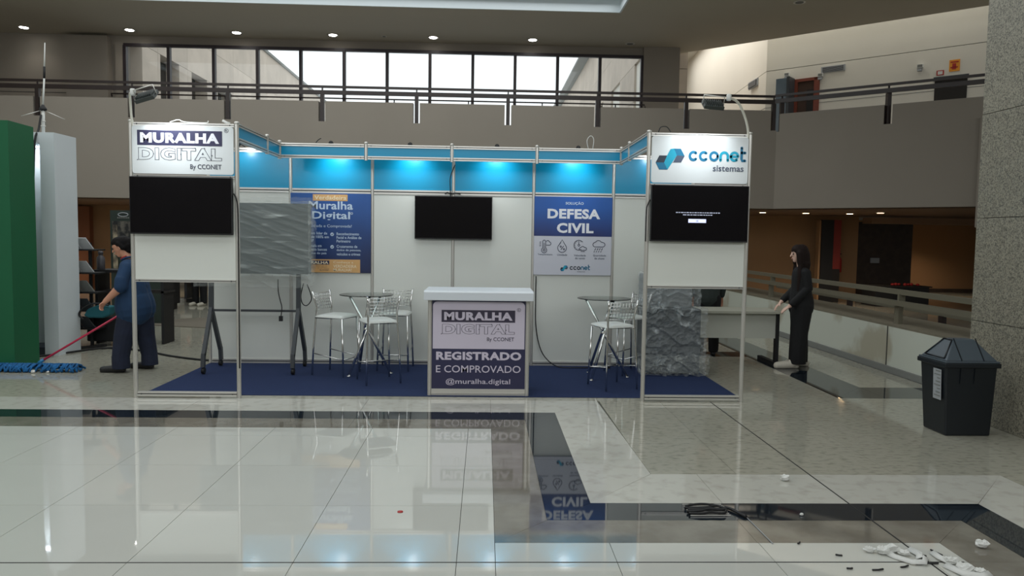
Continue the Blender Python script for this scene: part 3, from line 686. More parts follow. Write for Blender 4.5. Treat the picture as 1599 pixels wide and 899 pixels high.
for k in range(4):
    line([(4.79+.028*k, 1.50), (4.775+.028*k, 1.475)]); line([(4.775+.028*k, 1.465), (4.765+.028*k, 1.45)])
for s_, a, b, z in (('Temperatura', 4.06, 4.245, 1.40), ('Umidade', 4.305, 4.43, 1.40), ('Velocidade', 4.515, 4.665, 1.395), ('do vento', 4.53, 4.655, 1.36), ('Quantidade', 4.755, 4.92, 1.395), ('de chuva', 4.775, 4.90, 1.36)):
    text(s_, a, b, z, z+.025, y, M_slate, pR, bold=.012)
cclogo(4.345, 1.205, .10, y, pR, (M_teal, M_teald, M_slate, M_slated)); strokeword(4.465, 1.225, .062, y, pR, (M_slated, M_teald, M_teald)); text('sistemas', 4.56, 4.66, 1.198, 1.212, y, M_slate, pR)

# ================================================================ SCREENS
def tv(x0, x1, y, z0, z1, label, cat='television'):
    t = empty('television', ((x0+x1)/2, y, z0), label, cat, 'wall televisions of the booth')
    MB().box(x0, x1, y-.035, y+.005, z0, z1).build('housing', M_tvb, t, bevel=.004)
    MB().box(x0+.008, x1-.008, y-.0365, y-.034, z0+.014, z1-.008).build('screen', M_scr, t)
    MB().box((x0+x1)/2-.2, (x0+x1)/2+.2, y+.005, y+.02, z0+.1, z1-.1).build('wall_bracket', M_tvb, t)
    return t
tv(.008, .975, -.045, 1.600, 2.148, 'wide black television on the left tower under the sign, screen off')
tR = tv(5.018, 5.985, -.045, 1.603, 2.155, 'wide black television on the right tower under the cconet sign, showing a small message')
for a, b, z in ((5.265, 5.70, 1.888), (5.335, 5.63, 1.866)):
    mb = MB(); x = a
    while x < b:
        q = random.uniform(.012, .035); mb.box(x, min(x+q, b), -.0835, -.082, z-.004, z+.004); x += q+.007
    mb.build('screen_text', M_uitext, tR)
MB().box(5.39, 5.565, -.0835, -.082, 1.790, 1.826).build('screen_button', M_uibtn, tR)
text('OK', 5.465, 5.49, 1.80, 1.815, -.084, M_ink, tR)
tC = tv(2.53, 3.485, 1.955, 1.585, 2.115, 'black television hung at the middle of the back wall between the two posters')
wire('cable', [(3.02, 1.93, 2.50), (2.965, 1.92, 2.35), (2.965, 1.92, 2.2), (2.97, 1.93, 2.08)], .006, M_rubber, tC)
wire('hanger', [(2.90, 1.95, 2.145), (2.93, 1.94, 2.16), (2.97, 1.94, 2.145), (3.03, 1.94, 2.155), (3.09, 1.95, 2.145)], .008, M_rubber, tC)

# spotlights
def floodlight(base, pts, head, aim, label):
    t = empty('floodlight', base, label, 'lamp', 'arm floodlights above the signs')
    wire('arm', pts, .012, mat('white_painted_tube', (222, 220, 206), .4), t, 8)
    h = Vector(head); d = (Vector(aim)-h).normalized(); s_ = Vector((1, 0, 0)); u = s_.cross(d).normalized(); s_ = d.cross(u)
    MB().obox(h, (.19, .13, .035), (s_, u, d)).build('lamp_head', mat('dark_grey_casting', (52, 58, 56), .4), t, bevel=.004)
    mb = MB()
    for k in range(-4, 5): mb.obox(h-d*.026+s_*.02*k, (.004, .11, .02), (s_, u, d))
    mb.build('heat_fin', mat('dark_grey_casting', (52, 58, 56)), t)
    MB().obox(h+d*.019, (.15, .10, .004), (s_, u, d)).build('led_face', M_floodled, t)
    MB().tube([h-s_*.1, h-s_*.1-d*.06+Vector((0, 0, .03)), h+s_*.1-d*.06+Vector((0, 0, .03)), h+s_*.1], .006, 6).build('bracket', M_alu, t)
    MB().lathe([(.018, -.03), (.024, -.02), (.024, .02), (.018, .03)], pts[-1], 10).build('swivel', M_paper, t)
    light('flood_beam', 'SPOT', h+d*.03, aim, 19, (.90, .96, 1), t, spot_size=2.0, spot_blend=.8, shadow_soft_size=.05)
    return t
floodlight((.02, 0, 2.665), [(.02, 0, 2.62), (.02, -.03, 2.72), (.045, -.1, 2.84), (.09, -.2, 2.895), (.16, -.3, 2.895)], (.30, -.33, 2.85), (.46, -.03, 2.45), 'floodlight on a curved white arm above the left tower sign')
floodlight((5.98, 0, 2.665), [(5.98, 0, 2.62), (5.965, -.03, 2.72), (5.90, -.10, 2.84), (5.80, -.2, 2.94), (5.68, -.3, 2.965)], (5.52, -.33, 2.885), (5.48, -.03, 2.45), 'floodlight on a curved white arm above the right tower sign')
for i, X in enumerate((1.57, 2.5, 3.53, 4.5)):
    t = empty('spotlight', (X, 1.52, 2.676), 'small spotlight clipped behind the raised beam over the ' + ('Muralha poster', 'panel left of the middle television', 'panel right of the middle television', 'Defesa Civil poster')[i], 'lamp', 'clip spotlights behind the beam')
    MB().tube([(X, 1.53, 2.69), (X, 1.58, 2.70), (X, 1.62, 2.70)], .008, 6).build('arm', M_rubber, t)
    MB().tube([(X, 1.61, 2.70), (X, 1.68, 2.672)], .028, 10).build('lamp_head', M_rubber, t)
    light('spot_beam', 'SPOT', (X, 1.70, 2.66), (X, 2.02, 2.34), 10, (.92, .97, 1), t, spot_size=1.9, spot_blend=1, shadow_soft_size=.03)
for X, s_ in ((.45, 'left'), (5.45, 'right')):
    t = empty('spotlight', (X, 1.94, 2.665), 'small spotlight on top of the back wall behind the %s tower' % s_, 'lamp', 'tower corner spotlights')
    MB().tube([(X, 1.98, 2.675), (X, 1.75, 2.70), (X, 1.72, 2.69)], .008, 6).build('arm', M_rubber, t)
    MB().tube([(X, 1.70, 2.71), (X, 1.73, 2.66)], .028, 10).build('lamp_head', M_rubber, t)
    light('spot_beam', 'SPOT', (X, 1.74, 2.64), (X+.05, 2.02, 2.55), 2.2, (.95, .97, 1), t, spot_size=1.9, spot_blend=1, shadow_soft_size=.03)
for nm, pts, lb in (('cable_end', [(.36, .02, 2.675), (.44, .02, 2.70), (.50, .02, 2.68), (.70, .02, 2.675), (.73, 0, 2.69)], 'thin loose cable lying along the top of the left sign'),
                    ('cable_end', [(5.09, 0, 2.672), (5.11, 0, 2.72), (5.17, 0, 2.725), (5.21, 0, 2.675)], 'small black cable loop on top of the cconet sign'),
                    ('cable_end', [(4.62, 1.6, 2.68), (4.60, 1.6, 2.78), (4.64, 1.6, 2.84), (4.68, 1.6, 2.80), (4.67, 1.6, 2.68)], 'pale cable loop standing on the raised beam near its right end'),
                    ('cable_end', [(1.42, 1.5, 2.685), (1.45, 1.5, 2.72), (1.48, 1.5, 2.735)], 'short black cable end on the raised beam near its left end')):
    tag(wire(nm, pts, .005, M_paper if 'pale' in lb or 'thin' in lb else M_rubber), lb, 'cable', 'loose cables on the booth top')
tag(MB().tube([(.86, .02, 2.70), (.90, .02, 2.68), (.93, .02, 2.672)], .012, 8).build('white_connector', M_paper), 'small white connector tube lying on top of the left sign tower', 'connector')
tag(wire('power_cable', [(.975, -.03, 2.0), (1.0, -.035, 1.95), (1.012, -.03, 1.85), (1.012, -.02, 1.5), (1.012, -.02, .3)], .006, M_rubber), 'black cable leaving the left tower television and running down the post', 'cable')
tag(wire('power_cable', [(4.045, 1.97, 1.14), (4.045, 1.965, .8), (4.05, 1.96, .55), (4.09, 1.95, .3), (4.17, 1.9, .13), (4.33, 1.84, .02), (4.6, 1.82, .014), (4.92, 1.85, .014)], .0075, M_rubber), 'black cable hanging below the Defesa Civil poster down to the carpet', 'cable')
tag(MB().box(4.86, 4.98, 1.82, 1.88, .006, .03).build('power_plug', M_rubber), 'black plug at the end of the hanging cable on the carpet', 'plug')
tag(wire('power_cable', [(5.02, -.03, 2.01), (5.0, -.035, 1.97), (4.985, -.03, 1.9), (4.985, -.025, 1.6)], .006, M_rubber), 'short black cable behind the left edge of the right tower television', 'cable')

# ================================================================ COUNTER
ct = empty('counter', (3.35, .35, 0), 'white-topped reception counter with a registered logo print on its front', 'counter')
MB().prism([(.06, .985), (.06, 1.065), (.075, 1.08), (.66, 1.08), (.66, .985)], 2.80, 3.895, axis='x').build('countertop', M_counter, ct, bevel=.004)
for X, Y in ((2.855, .175), (3.845, .175), (2.855, .60), (3.845, .60)):
    octa(X, Y, 0.0, .985, .022).parent = ct
for o in ct.children:
    if o.name.startswith('post'): o.location = -Vector(ct.location)
MB().box(2.875, 3.825, .165, .185, .004, .075).box(2.875, 3.825, .16, .165, .03, .036).build('base_rail', M_alu, ct)
MB().box(2.875, 3.825, .17, .185, .075, .985).build('front_panel', M_navy, ct)
for X in (2.855, 3.845): MB().box(X-.006, X+.006, .2, .58, .01, .985).build('side_panel', M_panel, ct)
MB().prism(rrect(2.885, 3.815, .485, .965, .045, corners=(0, 1, 1, 0)), .168, .17, axis='y').build('print_field', M_lilac, ct)
cp = ct
muralha(2.972, .555, .745, .325, .168, cp, mat('plum_ink', (56, 50, 70), .4), M_lilac, mat('plum_ink', (56, 50, 70), .4))
for s_, a, b, z0, z1, bo in (('REGISTRADO', 2.92, 3.785, .37, .455, .045), ('E COMPROVADO', 2.92, 3.78, .242, .315, .004), ('@muralha.digital', 3.02, 3.675, .11, .18, .006)):
    text(s_, a, b, z0, z1, .17, M_lilac, cp, bold=bo)

# ================================================================ STOOLS AND TABLES
def make_stool():
    t = empty('bar_stool', (0, 0, 0))
    W, D = .17, .175; zs = .665   # faces +x
    for s_ in (-1, 1):
        MB().tube([(-D-.035, s_*(W+.01), .965), (-D-.015, s_*W, .88), (-D+.012, s_*W*.93, .78), (-D+.005, s_*W*.95, .70), (-D-.02, s_*(W+.01), .35), (-D-.035, s_*(W+.02), 0.008)], .011, 8).build('leg', M_chrome, t, world=False)
        MB().tube([(D-.01, s_*W*.97, zs), (D+.02, s_*(W+.015), 0.008)], .011, 8).build('leg', M_chrome, t, world=False)
        MB().tube([(-D-.028, s_*(W+.014), .26), (D+.01, s_*(W+.01), .20)], .006, 6).build('footrest', M_chrome, t, world=False)
    MB().tube([(D+.012, -W-.01, .20), (D+.012, W+.01, .20)], .008, 6).build('footrest', M_chrome, t, world=False)
    MB().tube([(-D, -W, zs), (D-.01, -W, zs), (D-.01, W, zs), (-D, W, zs)], .009, 6, closed=True).build('seat_frame', M_chrome, t, world=False)
    mb = MB(); N = 8; V = []
    for i in range(N+1):
        for j in range(N+1):
            u, v = i/N*2-1, j/N*2-1; e = max(abs(u), abs(v)); z = zs+.045-.022*max(0, e-.55)**1.3/.45**1.3+.004*math.cos(u*2)*math.cos(v*2)
            V.append((u*(D+.01)*(1-.05*v*v), v*(W+.012)*(1-.05*u*u), z))
    b = len(mb.v); mb.v += V
    for i in range(N):
        for j in range(N): q = b+i*(N+1)+j; mb.face([q, q+N+1, q+N+2, q+1], 0, True)
    b2 = len(mb.v); rim = [(i, 0) for i in range(N)]+[(N, j) for j in range(N)]+[(N-i, N) for i in range(N)]+[(0, N-j) for j in range(N)]
    for i, j in rim: x, y_, z = V[i*(N+1)+j]; mb.v.append((x, y_, zs+.008))
    for k in range(len(rim)):
        k2 = (k+1) % len(rim); mb.face([b+rim[k][0]*(N+1)+rim[k][1], b2+k, b2+k2, b+rim[k2][0]*(N+1)+rim[k2][1]], 0, True)
    mb.face([b2+k for k in range(len(rim))])
    mb.build('seat', M_cush, t, world=False)
    mb = MB()
    bx = lambda z: -D-.015-.015*(z-.88)/.085 if z > .88 else -D+.012-.027*(z-.78)/.10
    for k in range(6): z = .76+.036*k; mb.tube([(bx(z), -W, z), (bx(z)-.012, 0, z), (bx(z), W, z)], .0034, 4)
    for k in range(9):
        yy = -W+2*W*(k+.5)/9; o_ = -.012*(1-(yy/W)**2); mb.tube([(bx(.76)+o_, yy, .76), (bx(.86)+o_, yy, .86), (bx(.94)+o_, yy, .94)], .0034, 4)
    mb.build('wire_backrest', M_chrome, t, world=False)
    return t
st = make_stool()
stools = [(1.70, 1.30, -20, 'wire-back chrome bar stool standing left of the left glass table, by the Muralha poster'), (2.24, .86, 114, 'wire-back chrome bar stool in front of the left glass table, its back to the viewer'),
          (2.33, 1.66, -92, 'wire-back chrome bar stool behind the left glass table, close to the back wall'), (4.80, .66, 111, 'wire-back chrome bar stool in front of the right glass table'),
          (5.13, 1.54, 206, 'wire-back chrome bar stool behind the right glass table, beside the wrapped appliance')]
for i, (x, yy, a, lb) in enumerate(stools):
    o = st if i == 0 else copy_tree(st)
    o.location = (x, yy, .006); o.rotation_euler = (0, 0, math.radians(a)); tag(o, lb, 'stool', 'wire-back bar stools')
def table(cx, cy, rot, label):
    t = empty('bar_table', (cx, cy, .006), label, 'table', 'round glass bar tables')
    MB().lathe([(.305, 0), (.31, .002), (.31, .008), (.305, .01)], (cx, cy, .925), 48).build('glass_top', M_glass, t)
    for k in range(3):
        a = math.radians(rot+120*k); f = Vector((cx+.29*math.cos(a), cy+.29*math.sin(a), .012)); b = Vector((cx-.21*math.cos(a), cy-.21*math.sin(a), .915))
        off = Vector((-math.sin(a), math.cos(a), 0))*.02
        MB().tube([f+off, b+off], .0165, 12).tube([f+off-Vector((0, 0, .006)), f+off+Vector((0, 0, .008))], .02, 10).build('leg', M_chrome, t)
        MB().lathe([(.024, 0), (.024, .008)], (b.x+off.x, b.y+off.y, .915), 12).build('glass_pad', M_rubber, t)
    MB().lathe([(.03, 0), (.036, .01), (.036, .035), (.03, .045)], (cx, cy, .505), 16).build('clamp_ring', M_chrome, t)
    return t
table(2.03, 1.36, -128, 'round glass bar table on three crossed chrome legs, left of the counter')
table(4.79, 1.24, -128, 'round glass bar table on three crossed chrome legs, right of the counter')

# ================================================================ WRAPPED DISPLAY ON A ROLLING STAND
rd = empty('rolling_display', (.7, 1.5, 0), 'large display on a dark wheeled stand, wrapped in stretch film, behind the left tower', 'display')
MB().box(.06, 1.355, 1.46, 1.53, 1.15, 1.975).build('display_panel', M_foam, rd)
def crumple(name, m, x0, x1, z0, z1, y0, amp, nx, nz, par, stretch=(2, 9), seed=0, edge=.0, sides=.12, shear=1.6):
    mb = MB(); b = 0
    cols = [(x0, 'l')]+[(x0+(x1-x0)*i/nx, '') for i in range(nx+1)]+[(x1, 'r')]
    for j in range(nz+1):
        z = z0+(z1-z0)*j/nz
        for i, (x, s_) in enumerate(cols):
            n = 0
            for k_, (aa, ax_, az_) in enumerate(((1, 1, 1), (.6, 2.3, 2.1), (.35, -4, 4.3), (.2, 7, 9))):
                wx_ = noise.noise(Vector((x*3, z*3, seed+50)))*(.9 if shear == 0 else 0)
                r_ = noise.noise(Vector((x*stretch[0]*ax_+z*1.2*(1 if shear else (-1)**k_*3)+seed+wx_, z*stretch[1]*az_+x*stretch[0]*shear*(1+k_)-wx_, seed+k_*3)))
                n += aa*(1-min(1, abs(r_)*2.6))**2.2
            yy = y0-amp*n+(sides if s_ else 0)
            ex = noise.noise(Vector((z*14, seed, 1)))*edge
            mb.v.append((x+(ex if i > nx else 0)-(ex if i == 0 else 0), yy, z+(noise.noise(Vector((x*12, seed, 5)))*edge if j in (0, nz) else 0)))
    W_ = len(cols)
    for j in range(nz):
        for i in range(W_-1): q = j*W_+i; mb.face([q, q+1, q+W_+1, q+W_], 0, True)
    return mb.build(name, m, par)
crumple('stretch_wrap', M_film, .04, 1.375, 1.13, 2.0, 1.45, .013, 110, 130, rd, (1.3, 7), 3, .012)
crumple('film_skirt', M_filmloose, .02, 1.37, 1.0, 1.15, 1.44, .015, 80, 20, rd, (2, 9), 9, .03)
crumple('film_edge', M_filmloose, 1.345, 1.405, 1.05, 2.01, 1.43, .02, 5, 50, rd, (8, 18), 5, .03)
crumple('film_edge', M_filmloose, .04, 1.39, 1.97, 2.045, 1.44, .02, 50, 5, rd, (10, 12), 6, .02)
MB().bar((.16, 1.5, .715), (1.2, 1.5, .715), .03, .025).build('crossbar', M_greyleg, rd)
for X in (.195, 1.21):
    MB().bar((X, 1.5, .72), (X, 1.52, 1.16), .05, .035).build('upright', M_greyleg, rd)
    MB().bar((X, 1.5, .74), (X, 1.24, .22), .04, .05).bar((X, 1.24, .24), (X, 1.22, .085), .04, .05).build('leg', M_greyleg, rd)
    MB().bar((X, 1.5, .74), (X+.01, 1.76, .22), .04, .05).bar((X+.01, 1.76, .24), (X+.01, 1.78, .085), .04, .05).build('leg', M_greyleg, rd)
    for Y in (1.22, 1.78):
        MB().tube([(X-.012, Y, .045), (X+.022, Y, .045)], .035, 14).tube([(X+.005, Y, .09), (X+.005, Y, .05)], .01, 6).build('caster', M_rubber, rd)
wire('cable', [(.985, 1.46, 1.09), (.99, 1.45, .95), (1.01, 1.45, .85), (1.03, 1.45, .76), (1.02, 1.45, .66)], .006, M_rubber, rd)
MB().box(1.0, 1.04, 1.43, 1.46, .60, .66).build('plug', M_rubber, rd)
wire('cable', [(1.26, 1.55, 1.04), (1.225, 1.56, .9), (1.24, 1.57, .8), (1.29, 1.57, .775), (1.34, 1.57, .83), (1.345, 1.56, .9), (1.30, 1.55, 1.03)], .006, M_rubber, rd)

# wrapped appliance behind the right tower
wa = empty('wrapped_appliance', (5.7, 1.75, 0), 'bulky dark appliance wrapped in crumpled translucent plastic behind the right tower', 'appliance')
MB().box(5.33, 6.0, 1.45, 1.95, .02, .80).build('cabinet', mat('dark_grey_casing', (52, 58, 62), .5), wa, bevel=.02)
MB().box(5.33, 5.9, 1.50, 1.92, .80, 1.20).build('top_unit', mat('grey_casing', (128, 134, 136), .5), wa, bevel=.02)
crumple('plastic_wrap', M_film2, 5.28, 6.05, .03, .82, 1.41, .045, 90, 100, wa, (5.5, 5.0), 21, .03, .3, 0)
crumple('plastic_wrap', M_film2, 5.28, 5.98, .80, 1.25, 1.44, .035, 80, 60, wa, (5, 5), 31, .05, .3, 0)
crumple('plastic_wrap', M_filmloose, 5.28, 6.09, .012, .26, 1.38, .05, 80, 30, wa, (7, 8), 41, .03, .35, 0)

# ================================================================ LEFT TOWERS
gt = empty('booth_tower', (-2.4, 1.7, 0), 'tall solid green booth wall at the left edge of the photo', 'booth')
MB().prism([(-2.03, 1.42), (-2.07, 1.97), (-4.2, 1.97), (-4.2, 1.42)], 0, 2.86).build('wall_block', M_green, gt)
wt = empty('booth_tower', (-2.3, 2.7, 0), 'white booth portal with a lit recess behind the green tower', 'booth')
MB().prism([(-2.285, 2.46), (-2.105, 2.46), (-2.105, 2.98), (-2.285, 2.98)], 0, 2.865).build('column', M_tower, wt)
MB().box(-4.2, -2.285, 2.46, 2.98, 2.73, 2.865).build('header_beam', M_tower, wt)
MB().box(-4.2, -2.285, 2.93, 2.98, 0.1, 2.73).build('recess_wall', M_tower, wt); MB().box(-4.2, -2.285, 2.5, 2.98, 0, .1).build('plinth', mat('dark_plinth', (50, 56, 64), .6), wt)
MB().box(-2.6, -2.32, 2.80, 2.90, 2.715, 2.73).build('lamp_bar', M_led, wt)
light('recess_lamp', 'AREA', (-2.5, 2.75, 2.70), (-2.5, 2.9, 1.5), 2.5, (.85, .93, 1), wt, shape='RECTANGLE', size=.3, size_y=.08)
ma = empty('antenna_mast', (-2.31, 2.62, 2.865), 'thin white radio antenna with short ground radials standing on the white tower', 'antenna')
Xm, Ym = -2.325, 2.62
MB().tube([(Xm, Ym, 2.865), (Xm+.005, Ym, 3.16)], .02, 10).build('mount_tube', M_paper, ma)
MB().lathe([(.02, 0), (.045, .015), (.045, .03), (.025, .06), (.015, .08)], (Xm+.005, Ym, 3.155), 12).build('hub', M_rubber, ma)
for a in range(4):
    t_ = a*PI/2+.5; MB().tube([(Xm+.005, Ym, 3.17), (Xm+.005+.24*math.cos(t_), Ym+.24*math.sin(t_), 3.07)], .004, 5).build('radial', M_alu, ma)
MB().tube([(Xm+.005, Ym, 3.22), (Xm+.03, Ym, 3.58)], .011, 8).build('whip', M_paper, ma)
MB().tube([(Xm+.03, Ym, 3.57), (Xm+.035, Ym, 3.72)], .014, 8).build('joint_sleeve', M_rubber, ma)
MB().tube([(Xm+.035, Ym, 3.72), (Xm+.05, Ym, 4.02)], [.010, .006], 8).build('whip', M_paper, ma)
wire('mast_cable', [(Xm, 2.58, 3.10), (Xm+.01, 2.50, 2.9), (Xm, 2.43, 2.75), (Xm-.03, 2.42, 2.2), (Xm-.07, 2.42, 1.9), (Xm-.15, 2.42, 1.6), (Xm-.3, 2.42, 1.3)], .013, M_rubber, ma)
for k in (2.96, 3.02): MB().lathe([(.03, 0), (.03, .012)], (Xm, Ym, k), 10).build('clamp', M_alu, ma)
tag(wire('floor_cable', [(-2.6, 2.2, .012), (-2.25, 2.38, .012), (-2.05, 2.75, .012), (-1.85, 3.05, .012), (-1.5, 3.02, .012), (-1.0, 2.7, .012), (-.6, 2.4, .012), (0, 2.12, .012), (.9, 2.1, .012), (1.4, 2.1, .012)], .014, M_rubber), 'long black cable running over the floor from the white tower to the booth', 'cable')

# ---- display rack with slanted sample boards, behind the cleaner
rk = empty('display_rack', (-2.1, 3.2, 0), 'dark multi-shelf display rack behind the cleaning worker, beside the white tower', 'rack')
MB().bar((-2.09, 3.25, 0), (-2.09, 3.25, 1.46), .035, .035).build('upright', M_rubber, rk)
MB().bar((-2.75, 3.25, 0), (-2.75, 3.25, 1.46), .035, .035).build('upright', M_rubber, rk)
MB().bar((-2.15, 3.0, .02), (-1.93, 3.3, .02), .06, .03).bar((-2.8, 3.3, .02), (-2.7, 3.0, .02), .06, .03).build('foot', M_rubber, rk)
shz = [1.36, 1.04, .77, .52, .27]
for z in shz: MB().bar((-2.8, 3.22, z), (-1.93, 3.22, z), .25, .02).build('shelf', M_rubber, rk)
M_bd = mat('silver_board_face', (176, 178, 178), .35); M_bd2 = mat('dark_board_edge', (30, 30, 32), .5)
ords = ('top', 'second', 'third', 'fourth', 'lowest')
for j, z in enumerate(shz):
    for k in range(4):
        x = -2.62+.165*k
        o = MB().obox((x, 3.16, z+.09), (.15, .012, .18), (Vector((1, 0, 0)), Vector((.3, .8, .5)).normalized(), Vector((-.45, -.3, .85)).normalized())).build('sample_board', M_bd if j < 2 else (M_grey if j == 2 else M_greyleg))
        tag(o, 'slanted sample board on the %s shelf of the display rack, %s' % (ords[j], ('hidden end', 'second from the tower side', 'third from the tower side', 'nearest the cleaner')[k]), 'sample board', 'sample boards on the display rack')
bt = empty('side_table', (-1.95, 3.7, 0), 'dark narrow table behind the cleaner carrying a bottle', 'table')
MB().box(-2.2, -1.2, 3.5, 3.95, 1.03, 1.07).build('table_top', M_rubber, bt); MB().box(-2.2, -1.2, 3.55, 3.9, .74, .77).build('shelf', M_dark, bt)
for X in (-2.17, -1.83, -1.24): MB().box(X-.02, X+.02, 3.55, 3.9, 0, 1.03).build('leg', M_rubber, bt)
tag(MB().lathe([(.052, 0), (.055, .01), (.055, .17), (.03, .2), (.028, .215), (.034, .22), (.034, .26), (.02, .265)], (-2.135, 3.62, 1.07), 18).build('bottle', mat('dark_grey_bottle', (64, 62, 66), .4)), 'dark grey bottle standing on the narrow table behind the cleaner', 'bottle')
tag(MB().box(-2.22, -1.55, 3.35, 3.5, .06, .42).build('storage_crate', M_rubber, bevel=.02), 'black crate on the floor under the narrow table', 'crate')
bg = empty('bag', (-2.1, 3.12, .45), 'teal bag with a black rim hanging beside the display rack', 'bag')
MB().prism([(-2.05, .47), (-1.98, .44), (-1.8, .44), (-1.7, .48), (-1.68, .60), (-1.85, .62), (-2.0, .56)], 2.95, 3.1, axis='y').build('bag_body', M_tealbag, bg, bevel=.02)
wire('strap', [(-1.7, 2.94, .62), (-1.9, 2.93, .64), (-2.05, 2.93, .56), (-2.09, 2.93, .48), (-2.03, 2.93, .42)], .014, M_rubber, bg)
ds = empty('display_stand', (-2.9, 6, 0), 'tall dark green display stand with an oval ring emblem, behind the cleaning worker', 'display stand')
MB().box(-3.16, -2.3, 6, 6.08, 0, 1.99).build('board', M_greend, ds)
MB().tube([(-2.93+.085*math.cos(t*PI/12), 5.99, 1.915+.032*math.sin(t*PI/12)) for t in range(24)], .008, 6, closed=True).build('emblem_ring', M_label, ds)
mb = MB()
for k in range(7): mb.box(-3.03+.03*k, -3.012+.03*k, 5.99, 6, 1.85, 1.875)
mb.build('emblem_marks', M_grey, ds)
MB().box(-3.12, -2.6, 5.985, 6, 1.30, 1.80).build('picture', mat('picture_print', (96, 92, 84), .5, col2=(24, 26, 28), nscale=9, lo=.42, hi=.58), ds)
MB().box(-3.11, -3.03, 5.98, 5.985, .9, 1.74).build('picture_strip', mat('pale_picture_print', (158, 146, 122), .5, col2=(60, 54, 48), nscale=8), ds)
struct(box('trim_2', -3.02, -2.87, 6.6, 6.7, 1.2, 2.33, M_white))

# ---- corridor behind, seen through the left tower's opening
tag(MB().box(-3.96, -3.72, 8.6, 9.0, 0, .62).build('plinth_block', M_grey), 'grey plinth standing beyond the booth, beside the cleaner', 'plinth')
cb = empty('display_cabinet', (-3.5, 8.4, 0), 'black display cabinet beyond the booth, seen through the left tower opening', 'cabinet')
MB().box(-3.7, -3.1, 8.0, 8.8, .12, 2.0).build('cabinet_body', M_rubber, cb); MB().box(-3.66, -3.14, 8.05, 8.75, 0, .12).build('base', M_dark, cb)
MB().box(-3.5, -3.2, 7.97, 8.0, 1.2, 1.7).build('glass_pane', M_scr, cb)
tag(MB().prism([(-3.2, 6.0), (-1.3, 5.45), (-.9, 6.2), (-1.2, 7.6)], .0, .012).build('floor_mat', mat('grey_brown_mat', (104, 98, 86), .9)), 'grey-brown floor mat beyond the booth', 'mat')
lt = empty('display_bench', (-4.2, 11.5, 0), 'low pale bench with small items on it, far down the left passage', 'bench')
MB().box(-5.0, -2.9, 11.2, 11.8, .40, .46).build('bench_top', M_white, lt)
for X in (-4.9, -3.95, -3.0): MB().box(X-.03, X+.03, 11.25, 11.75, 0, .40).build('leg', M_greyleg, lt)
for k in range(7):
    x = -4.5+.24*k; z = 0.0
    o = MB().prism([(x, 10.0+.06*k), (x+.12, 9.95+.06*k), (x+.14, 10.2+.06*k), (x+.02, 10.22+.06*k)], z, z+.07+.02*(k % 3)).build('small_box', (M_white, M_rubber, M_grey)[k % 3])
    tag(o, 'small box lying on the floor far down the left passage', 'box', 'small boxes on the passage floor')
tag(MB().box(-4.28, -4.08, 10.9, 11.05, 0, .72).build('display_board', M_red), 'small red panel standing at the end of the left passage', 'panel')

# ================================================================ RIGHT SIDE BACKGROUND
dr = empty('door_leaf', (12.6, 12.3, 0), 'open dark door with a red edge in the brown wall under the gallery', 'door')
MB().box(12.45, 12.78, 12.5, 12.62, 0, 2.22).build('leaf', M_rubber, dr); MB().box(12.78, 12.98, 12.5, 12.62, .9, 2.22).build('red_edge', mat('dull_red_paint', (124, 38, 30), .6), dr)
MB().box(12.78, 12.98, 12.5, 12.62, 0, .9).build('frame', M_dark, dr); MB().box(12.40, 12.47, 12.55, 12.75, 0, 2.2).build('jamb', M_brown, dr)
fe = empty('fire_extinguisher', (13.2, 13.05, .8), 'red fire extinguisher hung on the brown wall under the gallery', 'fire extinguisher')
MB().lathe([(.05, 0), (.085, .02), (.085, .36), (.06, .42), (.03, .46), (.03, .5)], (13.22, 13.09, .78), 14).build('cylinder', M_red, fe)
MB().box(13.17, 13.27, 13.04, 13.12, 1.28, 1.32).build('valve', M_rubber, fe); wire('hose', [(13.2, 13.04, 1.3), (13.08, 13.02, 1.36), (13.0, 13.02, 1.3), (13.1, 13.02, 1.1)], .014, M_rubber, fe)
wire('bracket', [(13.15, 13.20, 1.5), (13.16, 13.09, 1.36), (13.26, 13.09, 1.36), (13.27, 13.20, 1.5)], .012, M_rubber, fe)
nt_ = empty('notice_sign', (14.3, 13.18, 1.1), 'small white notice fixed to the dark stone wall', 'sign')
MB().box(14.17, 14.42, 13.165, 13.2, 1.06, 1.2).build('sheet', M_label, nt_)
bk = empty('black_table', (14.2, 11.5, 0), 'black draped table with small red items before the dark stone wall', 'table')
MB().box(13.35, 14.75, 11.3, 12.0, .0, .50).build('drape', M_rubber, bk); MB().box(13.3, 14.8, 11.25, 12.05, .50, .53).build('table_top', M_dark, bk)
for k in range(7):
    x = 13.9+.11*k; o = MB().ball((x, 11.5+.05*(k % 3), .56), (.05, .04, .03+.01*(k % 2))).build('red_item', M_red); tag(o, 'small dark red item lying on the black draped table', 'item', 'red items on the black table')
